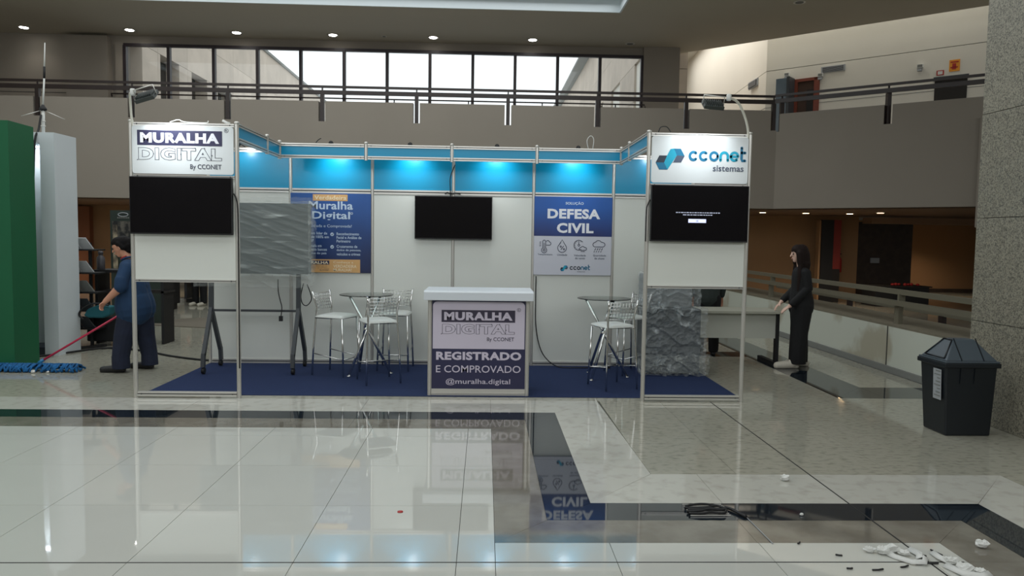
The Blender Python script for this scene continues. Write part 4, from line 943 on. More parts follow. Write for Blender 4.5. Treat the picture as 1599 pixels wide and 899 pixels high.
# upper right gallery
def onwall(s_, off): v = Vector(A)+Dv*s_+Nv*off; return v
def wbox(s0, s1, z0, z1, off, th, m, name, par):
    P = [onwall(s0, off), onwall(s1, off), onwall(s1, off+th), onwall(s0, off+th)]
    return MB().prism([(v.x, v.y) for v in P], z0, z1).build(name, m, par)
def sof(x): return (x-A[0])/Dv.x
def wthing(name, x, z, label, cat): v = onwall(sof(x), 0); return empty(name, (v.x, v.y, z), label, cat)
dd = wthing('doorway', 12.2, 3.88, 'reddish wooden door frame with a bluish leaf standing open on the upper gallery', 'door')
wbox(sof(11.98), sof(12.05), 3.9, 6.08, 0, .06, M_wood, 'door_frame', dd); wbox(sof(12.38), sof(12.48), 3.9, 6.12, 0, .06, M_wood, 'door_frame', dd); wbox(sof(11.98), sof(12.48), 6.04, 6.12, 0, .06, M_wood, 'lintel', dd)
wbox(sof(12.05), sof(12.38), 3.9, 6.04, 0, .02, mat('dim_room_shade', (70, 50, 40), .8), 'opening', dd); wbox(sof(12.24), sof(12.37), 3.9, 5.8, .02, .03, M_dark, 'shade_strip', dd)  # thin dark sheets on the wall stand in for the unlit room
wbox(sof(11.70), sof(11.93), 3.9, 6.12, .05, .35, M_glassdoor, 'door_leaf', dd); wbox(sof(11.93), sof(11.99), 3.9, 6.14, .05, .40, M_greyleg, 'leaf_edge', dd)
for (x0, x1, z0, z1, lb) in ((12.50, 12.96, 6.21, 6.37, 'grey louvred air vent high on the lit gallery wall, right of the wooden door'),):
    t = wthing('air_vent', x0, z0, lb, 'vent'); wbox(sof(x0), sof(x1), z0, z1, 0, .03, M_label, 'frame', t); wbox(sof(x0+.03), sof(x1-.03), z0+.02, z1-.02, .03, .01, M_greyleg, 'backing', t)
    for k in range(5): wbox(sof(x0+.03), sof(x1-.03), z0+.028+.025*k, z0+.036+.025*k, .04, .012, M_label, 'slat', t)
t = empty('air_vent', (11.42, 15.2, 6.22), 'small grey louvred vent on the receding gallery wall, left of the corner', 'vent')
MB().box(11.38, 11.42, 14.85, 15.6, 6.22, 6.44).build('frame', M_label, t); MB().box(11.36, 11.38, 14.9, 15.55, 6.25, 6.41).build('backing', M_greyleg, t)
for k in range(5): MB().box(11.345, 11.36, 14.9, 15.55, 6.26+.03*k, 6.27+.03*k).build('slat', M_label, t)
for x, z, lb in ((11.82, 6.28, 'white double emergency lamp on the gallery wall left of the wooden door'), (12.5, 6.15, 'small white emergency lamp above the right side of the wooden door frame'), (14.30, 6.06, 'white emergency lamp unit on the gallery wall near the orange sign')):
    t = wthing('emergency_lamp', x, z, lb, 'lamp'); wbox(sof(x-.05), sof(x+.05), z-.04, z+.05, 0, .08, M_paper, 'body', t); wbox(sof(x-.04), sof(x+.03), z-.12, z-.06, .02, .08, M_label, 'lamp_head', t); wbox(sof(x-.04), sof(x+.04), z-.02, z+.04, .08, .01, M_grey, 'grille', t)
t = wthing('warning_sign', 14.851, 5.9, 'orange and yellow arrow sign above the dark lift opening at upper right', 'sign')
wbox(sof(14.77), sof(14.94), 5.85, 6.13, 0, .012, M_orange, 'board', t); wbox(sof(14.79), sof(14.92), 6.06, 6.09, .012, .004, M_red, 'print_bar', t); wbox(sof(14.82), sof(14.88), 5.94, 6.04, .012, .004, M_red, 'arrow_shaft', t)
wbox(sof(14.79), sof(14.91), 5.93, 5.96, .012, .004, M_red, 'arrow_head', t); wbox(sof(14.82), sof(14.88), 5.90, 5.93, .012, .004, M_red, 'arrow_head', t)
t = wthing('warning_sign', 14.63, 5.8, 'small red-bordered white sign left of the orange arrow sign', 'sign')
wbox(sof(14.57), sof(14.69), 5.79, 5.91, 0, .012, M_red, 'border', t); wbox(sof(14.59), sof(14.67), 5.81, 5.89, .012, .004, M_paper, 'face', t)
t = wthing('lift_opening', 14.8, 3.88, 'dark recessed lift opening behind the railing at upper right', 'lift')
wbox(sof(14.55), sof(15.07), 3.9, 5.72, 0, .02, M_dark, 'opening', t); wbox(sof(14.53), sof(15.09), 5.66, 5.75, 0, .04, M_greyleg, 'header', t); v = onwall(sof(14.78), .05); MB().ball((v.x, v.y, 5.5), .02).build('call_light', M_paper, t)

# ================================================================ DESK AND BIN
dk = empty('desk', (6.75, 2.4, 0), 'beige office desk with a white modesty panel and dark legs, behind the right tower', 'desk')
MB().box(6.02, 7.24, 2.06, 2.66, .69, .72).build('desk_top', M_desk, dk)
MB().box(6.06, 7.22, 2.17, 2.19, .36, .69).build('modesty_panel', mat('pale_desk_panel', (186, 188, 178), .5), dk)
for X in (6.1, 7.21):
    MB().box(X-.02, X+.02, 2.14, 2.22, .05, .69).build('leg', M_rubber, dk); MB().box(X-.03, X+.03, 2.05, 2.75, 0, .05).build('foot', M_rubber, dk)
bn = empty('waste_bin', (7.5, -1.1, 0), 'tall black waste bin with a grey hipped swing lid beside the granite pillar', 'bin')
xb0, xb1, yb0, yb1 = 7.275, 7.72, -1.30, -.93
def frus(x0, x1, y0, y1, z0, X0, X1, Y0, Y1, z1, mi=0, mb=None):
    mb = mb or MB(); b = len(mb.v)
    mb.v += [(x0, y0, z0), (x1, y0, z0), (x1, y1, z0), (x0, y1, z0), (X0, Y0, z1), (X1, Y0, z1), (X1, Y1, z1), (X0, Y1, z1)]
    for q in ((3, 2, 1, 0), (4, 5, 6, 7), (0, 1, 5, 4), (1, 2, 6, 5), (2, 3, 7, 6), (3, 0, 4, 7)): mb.face([b+i for i in q], mi)
    return mb
frus(xb0+.035, xb1-.02, yb0+.02, yb1-.03, 0, xb0, xb1, yb0, yb1, .60).build('bin_body', M_bin, bn, bevel=.012)
MB().box(xb0-.02, xb1+.02, yb0-.02, yb1+.02, .585, .625).build('rim', M_bin, bn, bevel=.006)
MB().box(xb0-.012, xb1+.012, yb0-.012, yb1+.012, .625, .64).build('lid_base', M_binlid, bn, bevel=.004)
frus(xb0+.0, xb1-.0, yb0+.0, yb1-.0, .64, xb0+.13, xb1-.13, yb0+.13, yb1-.13, .81).build('lid', M_binlid, bn, bevel=.01)
mb = MB(); P0 = lambda u, v: Vector((xb0+.0+u*.13, yb0+v*(yb1-yb0)*1.0+(0.13 if v == 0 else -.13 if v == 1 else 0)*u, .64+.17*u))
for (u0, v0, u1, v1) in ((.1, .12, .95, .35), (.1, .88, .95, .65), (.1, .12, .1, .88), (.95, .35, .95, .65)):
    a = Vector((xb0+u0*.13-.004, yb0+v0*(yb1-yb0), .64+.17*u0+.003)); b = Vector((xb0+u1*.13-.004, yb0+v1*(yb1-yb0), .64+.17*u1+.003)); mb.tube([a, b], .006, 6)
mb.build('swing_flap_frame', M_bin, bn)
mb = MB()
for x in (7.41, 7.60): mb.bar((x, yb0+.002, .645), (x, yb0+.132, .815), .008, .006)
mb.build('lid_rib', M_bin, bn)
for x in (7.40, 7.52): frus(x, x+.012, yb0-.004, yb0+.01, .45, x, x+.012, yb0-.01, yb0+.01, .58).build('side_rib', M_bin, bn)
lb_ = MB(); lb_.v += [(xb0+.006, -1.25, .30), (xb0+.006, -1.14, .30), (xb0-.003, -1.14, .56), (xb0-.003, -1.25, .56)]
lb_.v += [(x+.003, q, z) for x, q, z in lb_.v]; lb_.face([3, 2, 1, 0]); lb_.face([4, 5, 6, 7]); lb_.face([0, 1, 5, 4]); lb_.face([1, 2, 6, 5]); lb_.face([2, 3, 7, 6]); lb_.face([3, 0, 4, 7])
for v in range(len(lb_.v)): lb_.v[v] = (lb_.v[v][0]-.006, lb_.v[v][1], lb_.v[v][2])
lbo = lb_.build('label', M_label, bn); lbo['label'] = 'worn white paper label'
mb = MB()
for k in range(8):
    z = .33+.03*k; xx = xb0-.0035-.009*(z-.3)/.26*1.0; mb.box(xx-.0005, xx+.002, -1.24, -1.16-.02*(k % 3), z, z+.008)
mb.build('label_print', M_grey, lbo)

# ================================================================ LITTER
def scrap(name, x, y0, sz, label, group, m=M_paper, seed=0):
    mb = MB().ball((x, y0, sz*.55), (sz, sz*.8, sz*.55), seg=10, rings=7); random.seed(seed)
    for i, v in enumerate(mb.v):
        k = .7+.5*random.random(); mb.v[i] = (x+(v[0]-x)*k, y0+(v[1]-y0)*k, max(0.001, v[2]*k))
    mb.sm = [False]*len(mb.sm)
    return tag(mb.build(name, m), label, 'litter', group)
scrap('crumpled_paper', 5.457, -2.46, .035, 'single crumpled white scrap on the pale granite border', 'scraps', seed=1)
scrap('crumpled_paper', 6.087, -3.56, .035, 'white crumpled scrap on the taupe band, rightmost on the floor', 'scraps', seed=2)
scrap('crumpled_paper', 5.30, -3.10, .012, 'tiny white crumb on the taupe band left of the dark joint', 'scraps', seed=3)
for i, (x, yy, s_) in enumerate(((5.44, -3.62, .03), (5.50, -3.64, .035), (5.56, -3.62, .04), (5.60, -3.66, .03), (5.79, -3.76, .035), (5.80, -3.85, .04), (5.86, -3.88, .03))):
    scrap('crumpled_paper', x, yy, s_, 'crumpled white scrap in the litter pile at the lower right corner of the tiles', 'litter pile of white scraps', seed=10+i)
def ribbon(pts, wdt, name, m, label, group):
    P = [Vector(p) for p in pts]; mb = MB()
    for i, p in enumerate(P):
        d = (P[min(i+1, len(P)-1)]-P[max(i-1, 0)]); d.z = 0; d.normalize(); q = Vector((-d.y, d.x, .6)).normalized()*wdt/2
        mb.v += [tuple(p+q+Vector((0, 0, wdt*.3))), tuple(p-q+Vector((0, 0, wdt*.3)))]
    for i in range(len(P)-1): mb.face([2*i, 2*i+1, 2*i+3, 2*i+2], 0, True)
    o = mb.build(name, m); s_ = o.modifiers.new('thickness', 'SOLIDIFY'); s_.thickness = .0008
    return tag(o, label, 'litter', group)
ribbon([(5.50, -3.60, .004), (5.53, -3.70, .004), (5.58, -3.77, .006), (5.64, -3.78, .01), (5.68, -3.72, .01), (5.69, -3.66, .006)], .03, 'paper_strip', M_paper, 'curled white paper strip lying across the dark joint', 'paper strips')
ribbon([(5.66, -3.60, .004), (5.67, -3.68, .008), (5.64, -3.73, .006)], .035, 'paper_strip', M_paper, 'short white paper strip just left of the long dark floor joint', 'paper strips')
ribbon([(5.73, -3.80, .004), (5.76, -3.9, .006), (5.84, -3.93, .004), (5.9, -3.9, .004)], .035, 'paper_strip', M_paper, 'white paper strip at the bottom right of the litter pile', 'paper strips')
ribbon([(5.76, -3.64, .004), (5.75, -3.72, .01), (5.78, -3.78, .004)], .03, 'paper_strip', M_paper, 'white paper strip right of the long dark floor joint', 'paper strips')
bl = mat('black_offcut', (30, 30, 32), .6)
for i, (a, b) in enumerate((((5.10, -3.52), (5.12, -3.50)), ((5.24, -3.66), (5.27, -3.67)), ((5.22, -3.82), (5.25, -3.82)), ((5.34, -3.84), (5.40, -3.83)), ((5.50, -3.81), (5.55, -3.79)), ((5.60, -3.77), (5.66, -3.75)), ((5.66, -3.76), (5.72, -3.765)), ((5.78, -3.60), (5.80, -3.67)), ((5.68, -3.96), (5.80, -3.93)), ((5.66, -3.63), (5.71, -3.68)))):
    tag(MB().tube([(a[0], a[1], .005), ((a[0]+b[0])/2, (a[1]+b[1])/2-.006, .006), (b[0], b[1], .005)], .0045, 6).build('black_offcut', bl), 'small black offcut lying among the litter at lower right', 'litter', 'black offcuts in the litter')
tag(MB().lathe([(.018, 0), (.016, .004), (.006, .007)], (2.925, -3.055, 0), 12).build('litter_disc', M_red), 'tiny red disc lying alone on the white tiles', 'litter')
# cable bundle on the black band
cbn = empty('cable_bundle', (4.74, -3.03, 0), 'flat black bundle of cables and metal strips lying on the black floor band', 'cable bundle')
random.seed(4)
for k in range(7):
    y0 = -3.12+.03*k; MB().bar((4.63, y0, .006), (4.87, y0+.005, .006), .006, .006).build('metal_strip', M_alu, cbn)
for k in range(5):
    y0 = -3.10+.03*k
    wire('cable', [(4.62+.02*random.random(), y0, .012), (4.70, y0+.02*random.uniform(-1, 1), .018), (4.76, y0+.02*random.uniform(-1, 1), .02), (4.83, y0+.02*random.uniform(-1, 1), .018), (4.87, -3.04, .014)], .007, M_rubber, cbn)
wire('cable', [(4.87, -3.0, .012), (4.90, -3.03, .012), (4.93, -3.10, .010), (4.95, -3.15, .010)], .009, M_rubber, cbn)
tag(MB().tube([(4.955, -3.13, .004), (4.96, -3.3, .004), (4.965, -3.52, .004)], .003, 5).build('thin_wire', M_label), 'thin pale wire on the taupe band below the cable bundle', 'wire')

# ================================================================ PEOPLE
import numpy as np
def capsule(mb, p0, r0, p1, r1, seg=14, flat=None):
    """tapered capsule; flat = (axis vector, factor) squashes the section"""
    p0, p1 = Vector(p0), Vector(p1); d = p1-p0; L_ = d.length; d.normalize()
    u = Vector((0, 1, 0)) if abs(d.y) < .8 else Vector((1, 0, 0)); a = d.cross(u).normalized(); c = d.cross(a)
    rings = []
    for k in range(1, 5): t = PI/2*k/4; rings.append((p0-d*r0*math.cos(t), r0*math.sin(t)))
    for k in range(0, 4): t = PI/2*k/4; rings.append((p1+d*r1*math.sin(t), r1*math.cos(t)))
    b = len(mb.v)
    def sq(v, ctr):
        if flat:
            f = Vector(flat[0]).normalized(); o = v-ctr; return ctr+o-f*o.dot(f)*(1-flat[1])
        return v
    for p, r in rings:
        for k in range(seg):
            t = 2*PI*k/seg; mb.v.append(tuple(sq(p+(a*math.cos(t)+c*math.sin(t))*r, p0+d*(p-p0).dot(d))))
    mb.v += [tuple(p0-d*r0), tuple(p1+d*r1)]; lo = len(mb.v)-2; hi = lo+1
    for i in range(len(rings)-1):
        for k in range(seg): l = (k+1) % seg; mb.face([b+i*seg+k, b+i*seg+l, b+(i+1)*seg+l, b+(i+1)*seg+k], 0, True)
    for k in range(seg):
        l = (k+1) % seg; mb.face([lo, b+l, b+k], 0, True); q = b+(len(rings)-1)*seg; mb.face([hi, q+k, q+l], 0, True)
def fuse(name, caps, mats, parent, voxel=.007, smooth=4, hem=None):
    """caps: (p0, r0, p1, r1, material index[, flat]) -> one continuous remeshed surface, materials by nearest limb"""
    mb = MB()
    for c in caps: capsule(mb, c[0], c[1], c[2], c[3], flat=c[5] if len(c) > 5 else None)
    o = mb.build(name, mats, parent)
    off = parent_origin(parent)
    m = o.modifiers.new('remesh', 'REMESH'); m.mode = 'VOXEL'; m.voxel_size = voxel
    s_ = o.modifiers.new('smooth', 'SMOOTH'); s_.iterations = smooth; s_.factor = .5
    dg = bpy.context.evaluated_depsgraph_get(); me = bpy.data.meshes.new_from_object(o.evaluated_get(dg)); old = o.data
    o.modifiers.clear(); o.data = me; bpy.data.meshes.remove(old); me.name = name
    if hem:
        for v in me.vertices: v.co.z = max(v.co.z, hem)
    if not me.materials:
        for q in mats: me.materials.append(q)
    n = len(me.polygons); C = np.empty(n*3); me.polygons.foreach_get('center', C); C = C.reshape(-1, 3)+np.array(off)
    best = np.full(n, 1e9); idx = np.zeros(n, int)
    for c in caps:
        a = np.array(c[0], float); b = np.array(c[2], float); ab = b-a; t = np.clip(((C-a)@ab)/max(ab@ab, 1e-9), 0, 1)
        P = C-(a+t[:, None]*ab)
        if len(c) > 5:
            f = np.array(Vector(c[5][0]).normalized()); P = P+np.outer(P@f, f)*(1/c[5][1]-1)
        dd_ = np.linalg.norm(P, axis=1)-(c[1]+(c[3]-c[1])*t); k = dd_ < best; best[k] = dd_[k]; idx[k] = c[4]
    me.polygons.foreach_set('material_index', idx.astype(np.int32)); me.polygons.foreach_set('use_smooth', np.ones(n, bool)); me.update()
    return o
def hand(w_, tip, thumb_dir, mi, curl=.4, k=1.0):
    """palm + four fingers + thumb from wrist w_ towards tip direction; returns capsules"""
    w_ = Vector(w_); d = (Vector(tip)-w_).normalized(); th = Vector(thumb_dir); th = (th-d*th.dot(d)).normalized(); n = d.cross(th)
    if n.z > 0 and abs(n.z) > .3: n = -n
    caps = []
    pc = w_+d*.045*k
    for q in (-.022, -.007, .008, .023):
        caps.append((w_+th*q*.6+d*.01, .015*k, pc+th*q*1.1+d*.035*k, .0115*k, mi))
    for q, l in ((-.028, .055), (-.010, .068), (.009, .072), (.028, .065)):
        a = pc+th*q*k+d*.036*k; b = a+(d*math.cos(curl*.6)+n*math.sin(curl*.6))*l*.5*k; c = b+(d*math.cos(curl*1.5)+n*math.sin(curl*1.5))*l*.5*k
        caps += [(a, .0098*k, b, .0088*k, mi), (b, .0088*k, c, .0075*k, mi)]
    a = w_+d*.02*k+th*.02*k; b = a+(d*.6+th*.75+n*.2)*.038*k; c = b+(d*.85+th*.4+n*.2)*.03*k
    caps += [(a, .014*k, b, .0105*k, mi), (b, .0105*k, c, .0085*k, mi)]
    return caps
def head(c, f, mi, k=1.0):
    """skull, jaw, nose, ear, neck root capsules; c = head centre, f = facing direction"""
    c = Vector(c); f = Vector(f).normalized(); s_ = Vector((0, 0, 1)).cross(f).normalized(); u = f.cross(s_)
    caps = [(c-f*.025*k+u*.03*k, .078*k, c+f*.018*k+u*.03*k, .072*k, mi), (c+f*.03*k-u*.02*k, .062*k, c+f*.045*k-u*.062*k, .036*k, mi), (c+f*.045*k-u*.06*k, .030*k, c+f*.055*k-u*.078*k, .024*k, mi),
            (c+f*.088*k+u*.02*k, .010*k, c+f*.108*k-u*.018*k, .012*k, mi), (c+f*.088*k-u*.048*k, .012*k, c+f*.092*k-u*.052*k, .010*k, mi), (c+f*.075*k+u*.032*k+s_*.03, .014*k, c+f*.075*k+u*.032*k-s_*.03, .014*k, mi)]
    for q in (-1, 1): caps.append((c+s_*.078*q*k-f*.005+u*.015, .013*k, c+s_*.080*q*k-f*.008-u*.02, .010*k, mi))
    return caps, (c, f, s_, u)
def face(par, fr, skin, k=1.0, brow=None):
    c, f, s_, u = fr; mb = MB()
    for q in (-1, 1):
        p = c+f*.083*k+s_*.029*q*k+u*.012*k; mb.ball(tuple(p), .0095*k, seg=10, rings=6)
    mb.build('eye', mat('eye_dark', (40, 30, 28), .3), par)
    mb = MB()
    for q in (-1, 1):
        p = c+f*.086*k+s_*.03*q*k+u*.032*k; mb.tube([p-s_*.015*q, p+f*.002+u*.003, p+s_*.015*q], .0032*k, 5)
    mb.build('eyebrow', brow or M_hair, par)
    p = c+f*.100*k-u*.048*k; MB().tube([p-s_*.019-f*.008, p, p+s_*.019-f*.008], .0045*k, 6).build('mouth', mat('lips', (160, 92, 84), .5), par)
V3 = Vector

# ---- cleaning worker pushing the mop (faces left)
X0, Y0 = -.70, 1.42
p1 = empty('person', (-.72, 1.42, 0), 'person in navy blue short-sleeved shirt pushing a blue mop, head bowed, facing left', 'person')
f = V3((-.93, -.05, -.34)); hc = (-.800, 1.44, 1.435)
hcaps, fr = head(hc, f, 0, .98)
S = 1
body = hcaps+[((-.715, 1.45, 1.27), .052, (-.765, 1.44, 1.38), .050, 0),
    # torso
    ((-.69, 1.34, 1.22), .085, (-.69, 1.56, 1.22), .085, 1), ((-.70, 1.45, 1.17), .135, (-.67, 1.45, .98), .165, 1, ((1, 0, 0), .92)),
    ((-.675, 1.40, .98), .165, (-.66, 1.41, .80), .195, 1, ((1, 0, 0), .95)), ((-.675, 1.52, .98), .155, (-.66, 1.50, .80), .185, 1, ((1, 0, 0), .95)), ((-.66, 1.40, .80), .195, (-.65, 1.40, .73), .20, 1), ((-.66, 1.50, .80), .19, (-.65, 1.50, .73), .195, 1),
    # near arm, bent forward
    ((-.685, 1.30, 1.21), .072, (-.70, 1.215, 1.06), .070, 1), ((-.70, 1.215, 1.07), .072, (-.70, 1.205, 1.00), .074, 1), ((-.70, 1.21, 1.03), .052, (-.735, 1.20, .965), .047, 0), ((-.735, 1.20, .965), .048, (-.875, 1.20, .83), .030, 0),
    # far arm reaching down to the pole
    ((-.70, 1.58, 1.20), .07, (-.74, 1.66, 1.02), .064, 1), ((-.74, 1.66, 1.03), .046, (-.77, 1.67, .95), .042, 0), ((-.77, 1.67, .95), .042, (-.705, 1.69, .83), .030, 0),
    # legs
    ((-.67, 1.40, .70), .155, (-.745, 1.34, .42), .108, 2), ((-.745, 1.34, .42), .106, (-.775, 1.32, .18), .094, 2), ((-.775, 1.32, .18), .095, (-.77, 1.32, .05), .098, 2),
    ((-.64, 1.50, .70), .16, (-.60, 1.56, .42), .108, 2), ((-.60, 1.56, .42), .104, (-.565, 1.58, .18), .090, 2), ((-.565, 1.58, .18), .090, (-.56, 1.58, .05), .094, 2)]
body += hand((-.875, 1.20, .83), (-.925, 1.20, .765), (-.5, -.6, -.2), 0, .9, .85)
body += hand((-.705, 1.69, .83), (-.66, 1.69, .76), (-.3, .2, -.9), 0, 1.2, .95)
fuse('body', body, [M_skin, M_shirt, M_trous], p1, hem=.05)
shoe = lambda x, y_, dx, dy, m, nm='shoe', par=None, k=1.0: fuse(nm, [((x, y_, .045), .042*k, (x+dx, y_+dy, .040), .040*k, 0), ((x+dx*1.0, y_+dy, .038), .040*k, (x+dx*1.75, y_+dy*1.75, .034), .036*k, 0), ((x-dx*.5, y_-dy*.5, .03), .032*k, (x+dx*1.8, y_+dy*1.8, .022), .030*k, 0), ((x-dx*.15, y_-dy*.15, .06), .045*k, (x-dx*.1, y_-dy*.1, .085), .042*k, 0)], [m], par, .007, 3)
def sole(o):
    for v in o.data.vertices: v.co.z = max(v.co.z, .001)
sole(shoe(-.80, 1.32, -.10, -.004, M_shoe, 'shoe', p1)); sole(shoe(-.59, 1.58, -.10, .01, M_shoe, 'shoe', p1))
c, f_, s_, u = fr
fuse('hair', [(c-f_*.045+u*.045, .082, c+f_*.012+u*.062, .072, 0), (c+f_*.05+u*.075+s_*.03, .030, c+f_*.05+u*.075-s_*.03, .030, 0), (c-f_*.075-u*.0, .068, c-f_*.07-u*.045, .05, 0), (c-f_*.125+u*.03, .05, c-f_*.135+u*.0, .055, 0),
    (c+s_*.06-f_*.01+u*.04, .035, c+s_*.055-f_*.04-u*.01, .035, 0), (c-s_*.06-f_*.01+u*.04, .035, c-s_*.055-f_*.04-u*.01, .035, 0)], [M_hair], p1, .009, 2)
face(p1, fr, M_skin)
wire('shirt_collar', [(-.79, 1.44, 1.285), (-.765, 1.385, 1.30), (-.70, 1.38, 1.325), (-.66, 1.45, 1.33), (-.70, 1.51, 1.325), (-.765, 1.50, 1.30), (-.79, 1.45, 1.285)], .012, M_shirt, p1)
wire('neck_ribbon', [(-.80, 1.43, 1.30), (-.775, 1.39, 1.315), (-.72, 1.385, 1.34)], .008, M_red, p1)
# mop
mp = empty('mop', (-1.8, 1.35, 0), 'wide blue dust mop with a long red pole, pushed by the cleaning worker', 'mop')
MB().tube([(-1.70, 1.38, .115), (-.66, 1.67, .80)], .0125, 10).build('pole', M_pole, mp)
MB().tube([(-1.73, 1.37, .095), (-1.68, 1.385, .13)], .018, 8).bar((-1.86, 1.36, .045), (-1.72, 1.372, .10), .03, .012).bar((-1.60, 1.36, .045), (-1.72, 1.372, .10), .03, .012).build('clamp', mat('blue_plastic', (40, 120, 170), .5), mp)
mb = MB(); random.seed(3)
mb.box(-2.40, -1.30, 1.33, 1.39, .03, .05)
for k in range(190):
    x = -2.42+1.14*random.random(); sgn = random.choice((-1, 1)); l = random.uniform(.05, .10); yy = 1.36+sgn*.03
    mb.tube([(x, yy-sgn*.03, .085), (x+random.uniform(-.02, .02), yy+sgn*l*.5, .06), (x+random.uniform(-.05, .05), yy+sgn*l, .014)], .012, 5)
for x in (-2.42, -1.29):
    for k in range(9): a = random.uniform(-1.4, 1.4)+(PI if x < -2 else 0); mb.tube([(x, 1.36, .04), (x+.05*math.cos(a), 1.36+.05*math.sin(a), .02)], .011, 5)
tag(mb.build('fringe', M_mop, mp), kind='stuff')
scrap('crumpled_paper', -1.72, 1.24, .028, 'white scrap at the front edge of the blue mop', 'scraps by the mop', seed=30); scrap('crumpled_paper', -1.56, 1.25, .018, 'smaller white scrap at the front edge of the blue mop', 'scraps by the mop', seed=31)

# ---- woman in black at the right end of the desk (faces left)
p2 = empty('person', (7.46, 2.1, 0), 'person with long dark hair in black suit and white shoes at the desk end', 'person')
hcaps, fr = head((7.425, 2.10, 1.455), V3((-1, .02, -.06)), 0, .95)
body = hcaps+[((7.465, 2.10, 1.27), .045, (7.44, 2.10, 1.38), .043, 0),
    ((7.47, 2.00, 1.235), .060, (7.47, 2.20, 1.235), .060, 1), ((7.475, 2.10, 1.20), .115, (7.475, 2.10, 1.02), .118, 1, ((0, 1, 0), 1.2)), ((7.475, 2.10, 1.02), .12, (7.485, 2.10, .86), .145, 1, ((0, 1, 0), 1.15)), ((7.485, 2.10, .86), .148, (7.485, 2.10, .78), .152, 1, ((0, 1, 0), 1.2)),
    ((7.475, 1.965, 1.225), .058, (7.50, 1.93, 1.03), .052, 1), ((7.50, 1.93, 1.03), .052, (7.32, 1.97, .835), .045, 1), ((7.32, 1.97, .835), .034, (7.285, 1.98, .80), .026, 0),
    ((7.475, 2.235, 1.225), .058, (7.49, 2.27, 1.03), .052, 1), ((7.49, 2.27, 1.03), .052, (7.29, 2.20, .865), .043, 1), ((7.29, 2.20, .865), .030, (7.25, 2.18, .83), .024, 0),
    ((7.475, 2.045, .80), .135, (7.445, 2.03, .48), .112, 2), ((7.445, 2.03, .48), .110, (7.43, 2.02, .20), .108, 2), ((7.43, 2.02, .20), .108, (7.43, 2.02, .05), .106, 2),
    ((7.495, 2.16, .80), .13, (7.51, 2.18, .48), .105, 2), ((7.51, 2.18, .48), .104, (7.54, 2.20, .19), .098, 2), ((7.54, 2.20, .19), .098, (7.54, 2.20, .05), .098, 2)]
body += hand((7.285, 1.98, .80), (7.20, 2.0, .735), (0, 1, .2), 0, .3, .9)+hand((7.25, 2.18, .83), (7.17, 2.17, .755), (0, -1, .2), 0, .3, .9)
fuse('body', body, [M_skinp, M_blackc, M_blackc], p2, hem=.06)
c, f_, s_, u = fr
fuse('hair', [(c-f_*.035+u*.045, .090, c+f_*.01+u*.055, .078, 0), (c-f_*.055, .085, c-f_*.065-u*.12, .08, 0, ((0, 1, 0), 1.1)), (c-f_*.065-u*.12, .082, c-f_*.05-u*.32, .06, 0, ((0, 1, 0), 1.2)),
    (c+s_*.068+f_*.01+u*.02, .045, c+s_*.07+f_*.005-u*.10, .042, 0), (c-s_*.068+f_*.01+u*.02, .045, c-s_*.07+f_*.005-u*.10, .042, 0), (c+s_*.065-f_*.01-u*.02, .035, c+s_*.085+f_*.02-u*.25, .035, 0), (c+s_*.085+f_*.02-u*.25, .035, c+s_*.09+f_*.045-u*.46, .022, 0), (c-s_*.065-f_*.01-u*.02, .035, c-s_*.085+f_*.02-u*.28, .034, 0), (c-s_*.085+f_*.02-u*.28, .033, c-s_*.08+f_*.03-u*.42, .02, 0)], [M_hairb], p2, .009, 2)
face(p2, fr, M_skinp, .95, M_hairb)
sole(shoe(7.36, 2.02, -.11, -.006, M_shoew, 'shoe', p2, 1.3)); sole(shoe(7.57, 2.20, -.105, .0, M_shoew, 'shoe', p2, 1.4))

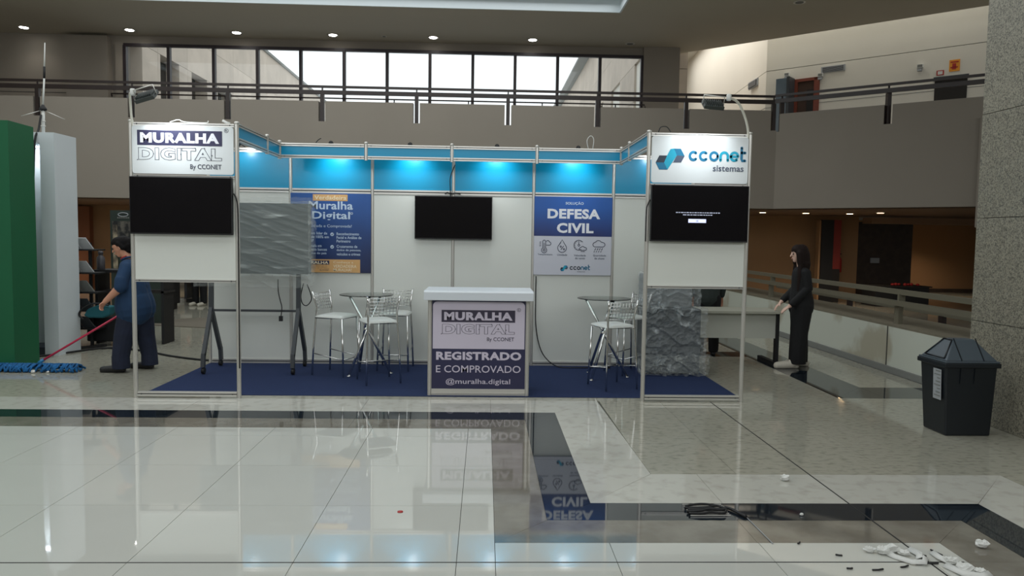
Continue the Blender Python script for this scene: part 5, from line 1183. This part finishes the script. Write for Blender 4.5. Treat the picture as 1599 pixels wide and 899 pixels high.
# ---- generic standing figure for the two partly hidden people
def standing(x, y_, h, fx, mats, label, feet=.1, shoem=M_shoe, bag=False):
    p = empty('person', (x, y_, 0), label, 'person'); k = h/1.6; f = V3(fx).normalized(); s_ = V3((-f.y, f.x, 0)); O = V3((x, y_, 0))
    q = lambda a, b, z: O+f*a*k+s_*b*k+V3((0, 0, z*k))
    hcaps, fr = head(q(.02, 0, 1.49), f, 0, k)
    B = hcaps+[(q(-.01, 0, 1.30), .048*k, q(.005, 0, 1.40), .046*k, 0), (q(0, -.14, 1.27), .06*k, q(0, .14, 1.27), .06*k, 1), (q(0, 0, 1.22), .12*k, q(0, 0, 1.0), .12*k, 1, (tuple(s_), 1.3)), (q(0, 0, 1.0), .125*k, q(0, 0, .80), .14*k, 1, (tuple(s_), 1.25))]
    for g in (-1, 1):
        B += [(q(0, .17*g, 1.25), .06*k, q(0, .215*g, 1.02), .052*k, 1), (q(0, .215*g, 1.02), .05*k, q(.10, .20*g, .84), .04*k, 1), (q(.10, .20*g, .84), .032*k, q(.12, .195*g, .80), .026*k, 0)]
        B += hand(q(.12, .195*g, .80), q(.16, .19*g, .70), tuple(-s_*g), 0, .5, .95*k)
        B += [(q(0, .075*g, .80), .11*k, q(.01, feet*g, .46), .085*k, 2), (q(.01, feet*g, .46), .08*k, q(0, feet*g, .10), .07*k, 2), (q(0, feet*g, .10), .07*k, q(0, feet*g, .08), .07*k, 2)]
    fuse('body', B, mats, p, .009, hem=.05)
    c, f_, s2, u = fr
    fuse('hair', [(c-f_*.03*k+u*.045*k, .08*k, c+f_*.01*k+u*.055*k, .072*k, 0), (c-f_*.06*k, .065*k, c-f_*.055*k-u*.05*k, .045*k, 0)], [M_hair], p, .01, 2)
    face(p, fr, mats[0], k)
    for g in (-1, 1):
        a = q(.02, feet*g, 0); d = f*.09*k; sole(shoe(a.x, a.y, d.x, d.y, shoem, 'shoe', p, k))
    return p
standing(6.55, 3.05, 1.62, (.25, 1, 0), [M_skin, M_dgreen, M_blackc], 'person in dark top and black trousers standing behind the desk, head hidden', .10)
standing(-2.95, 9.5, 1.65, (-.3, -1, 0), [M_skin, M_blackc, M_blackc], 'distant person in black with white shoes far down the passage under the left tower', .10, M_shoew)
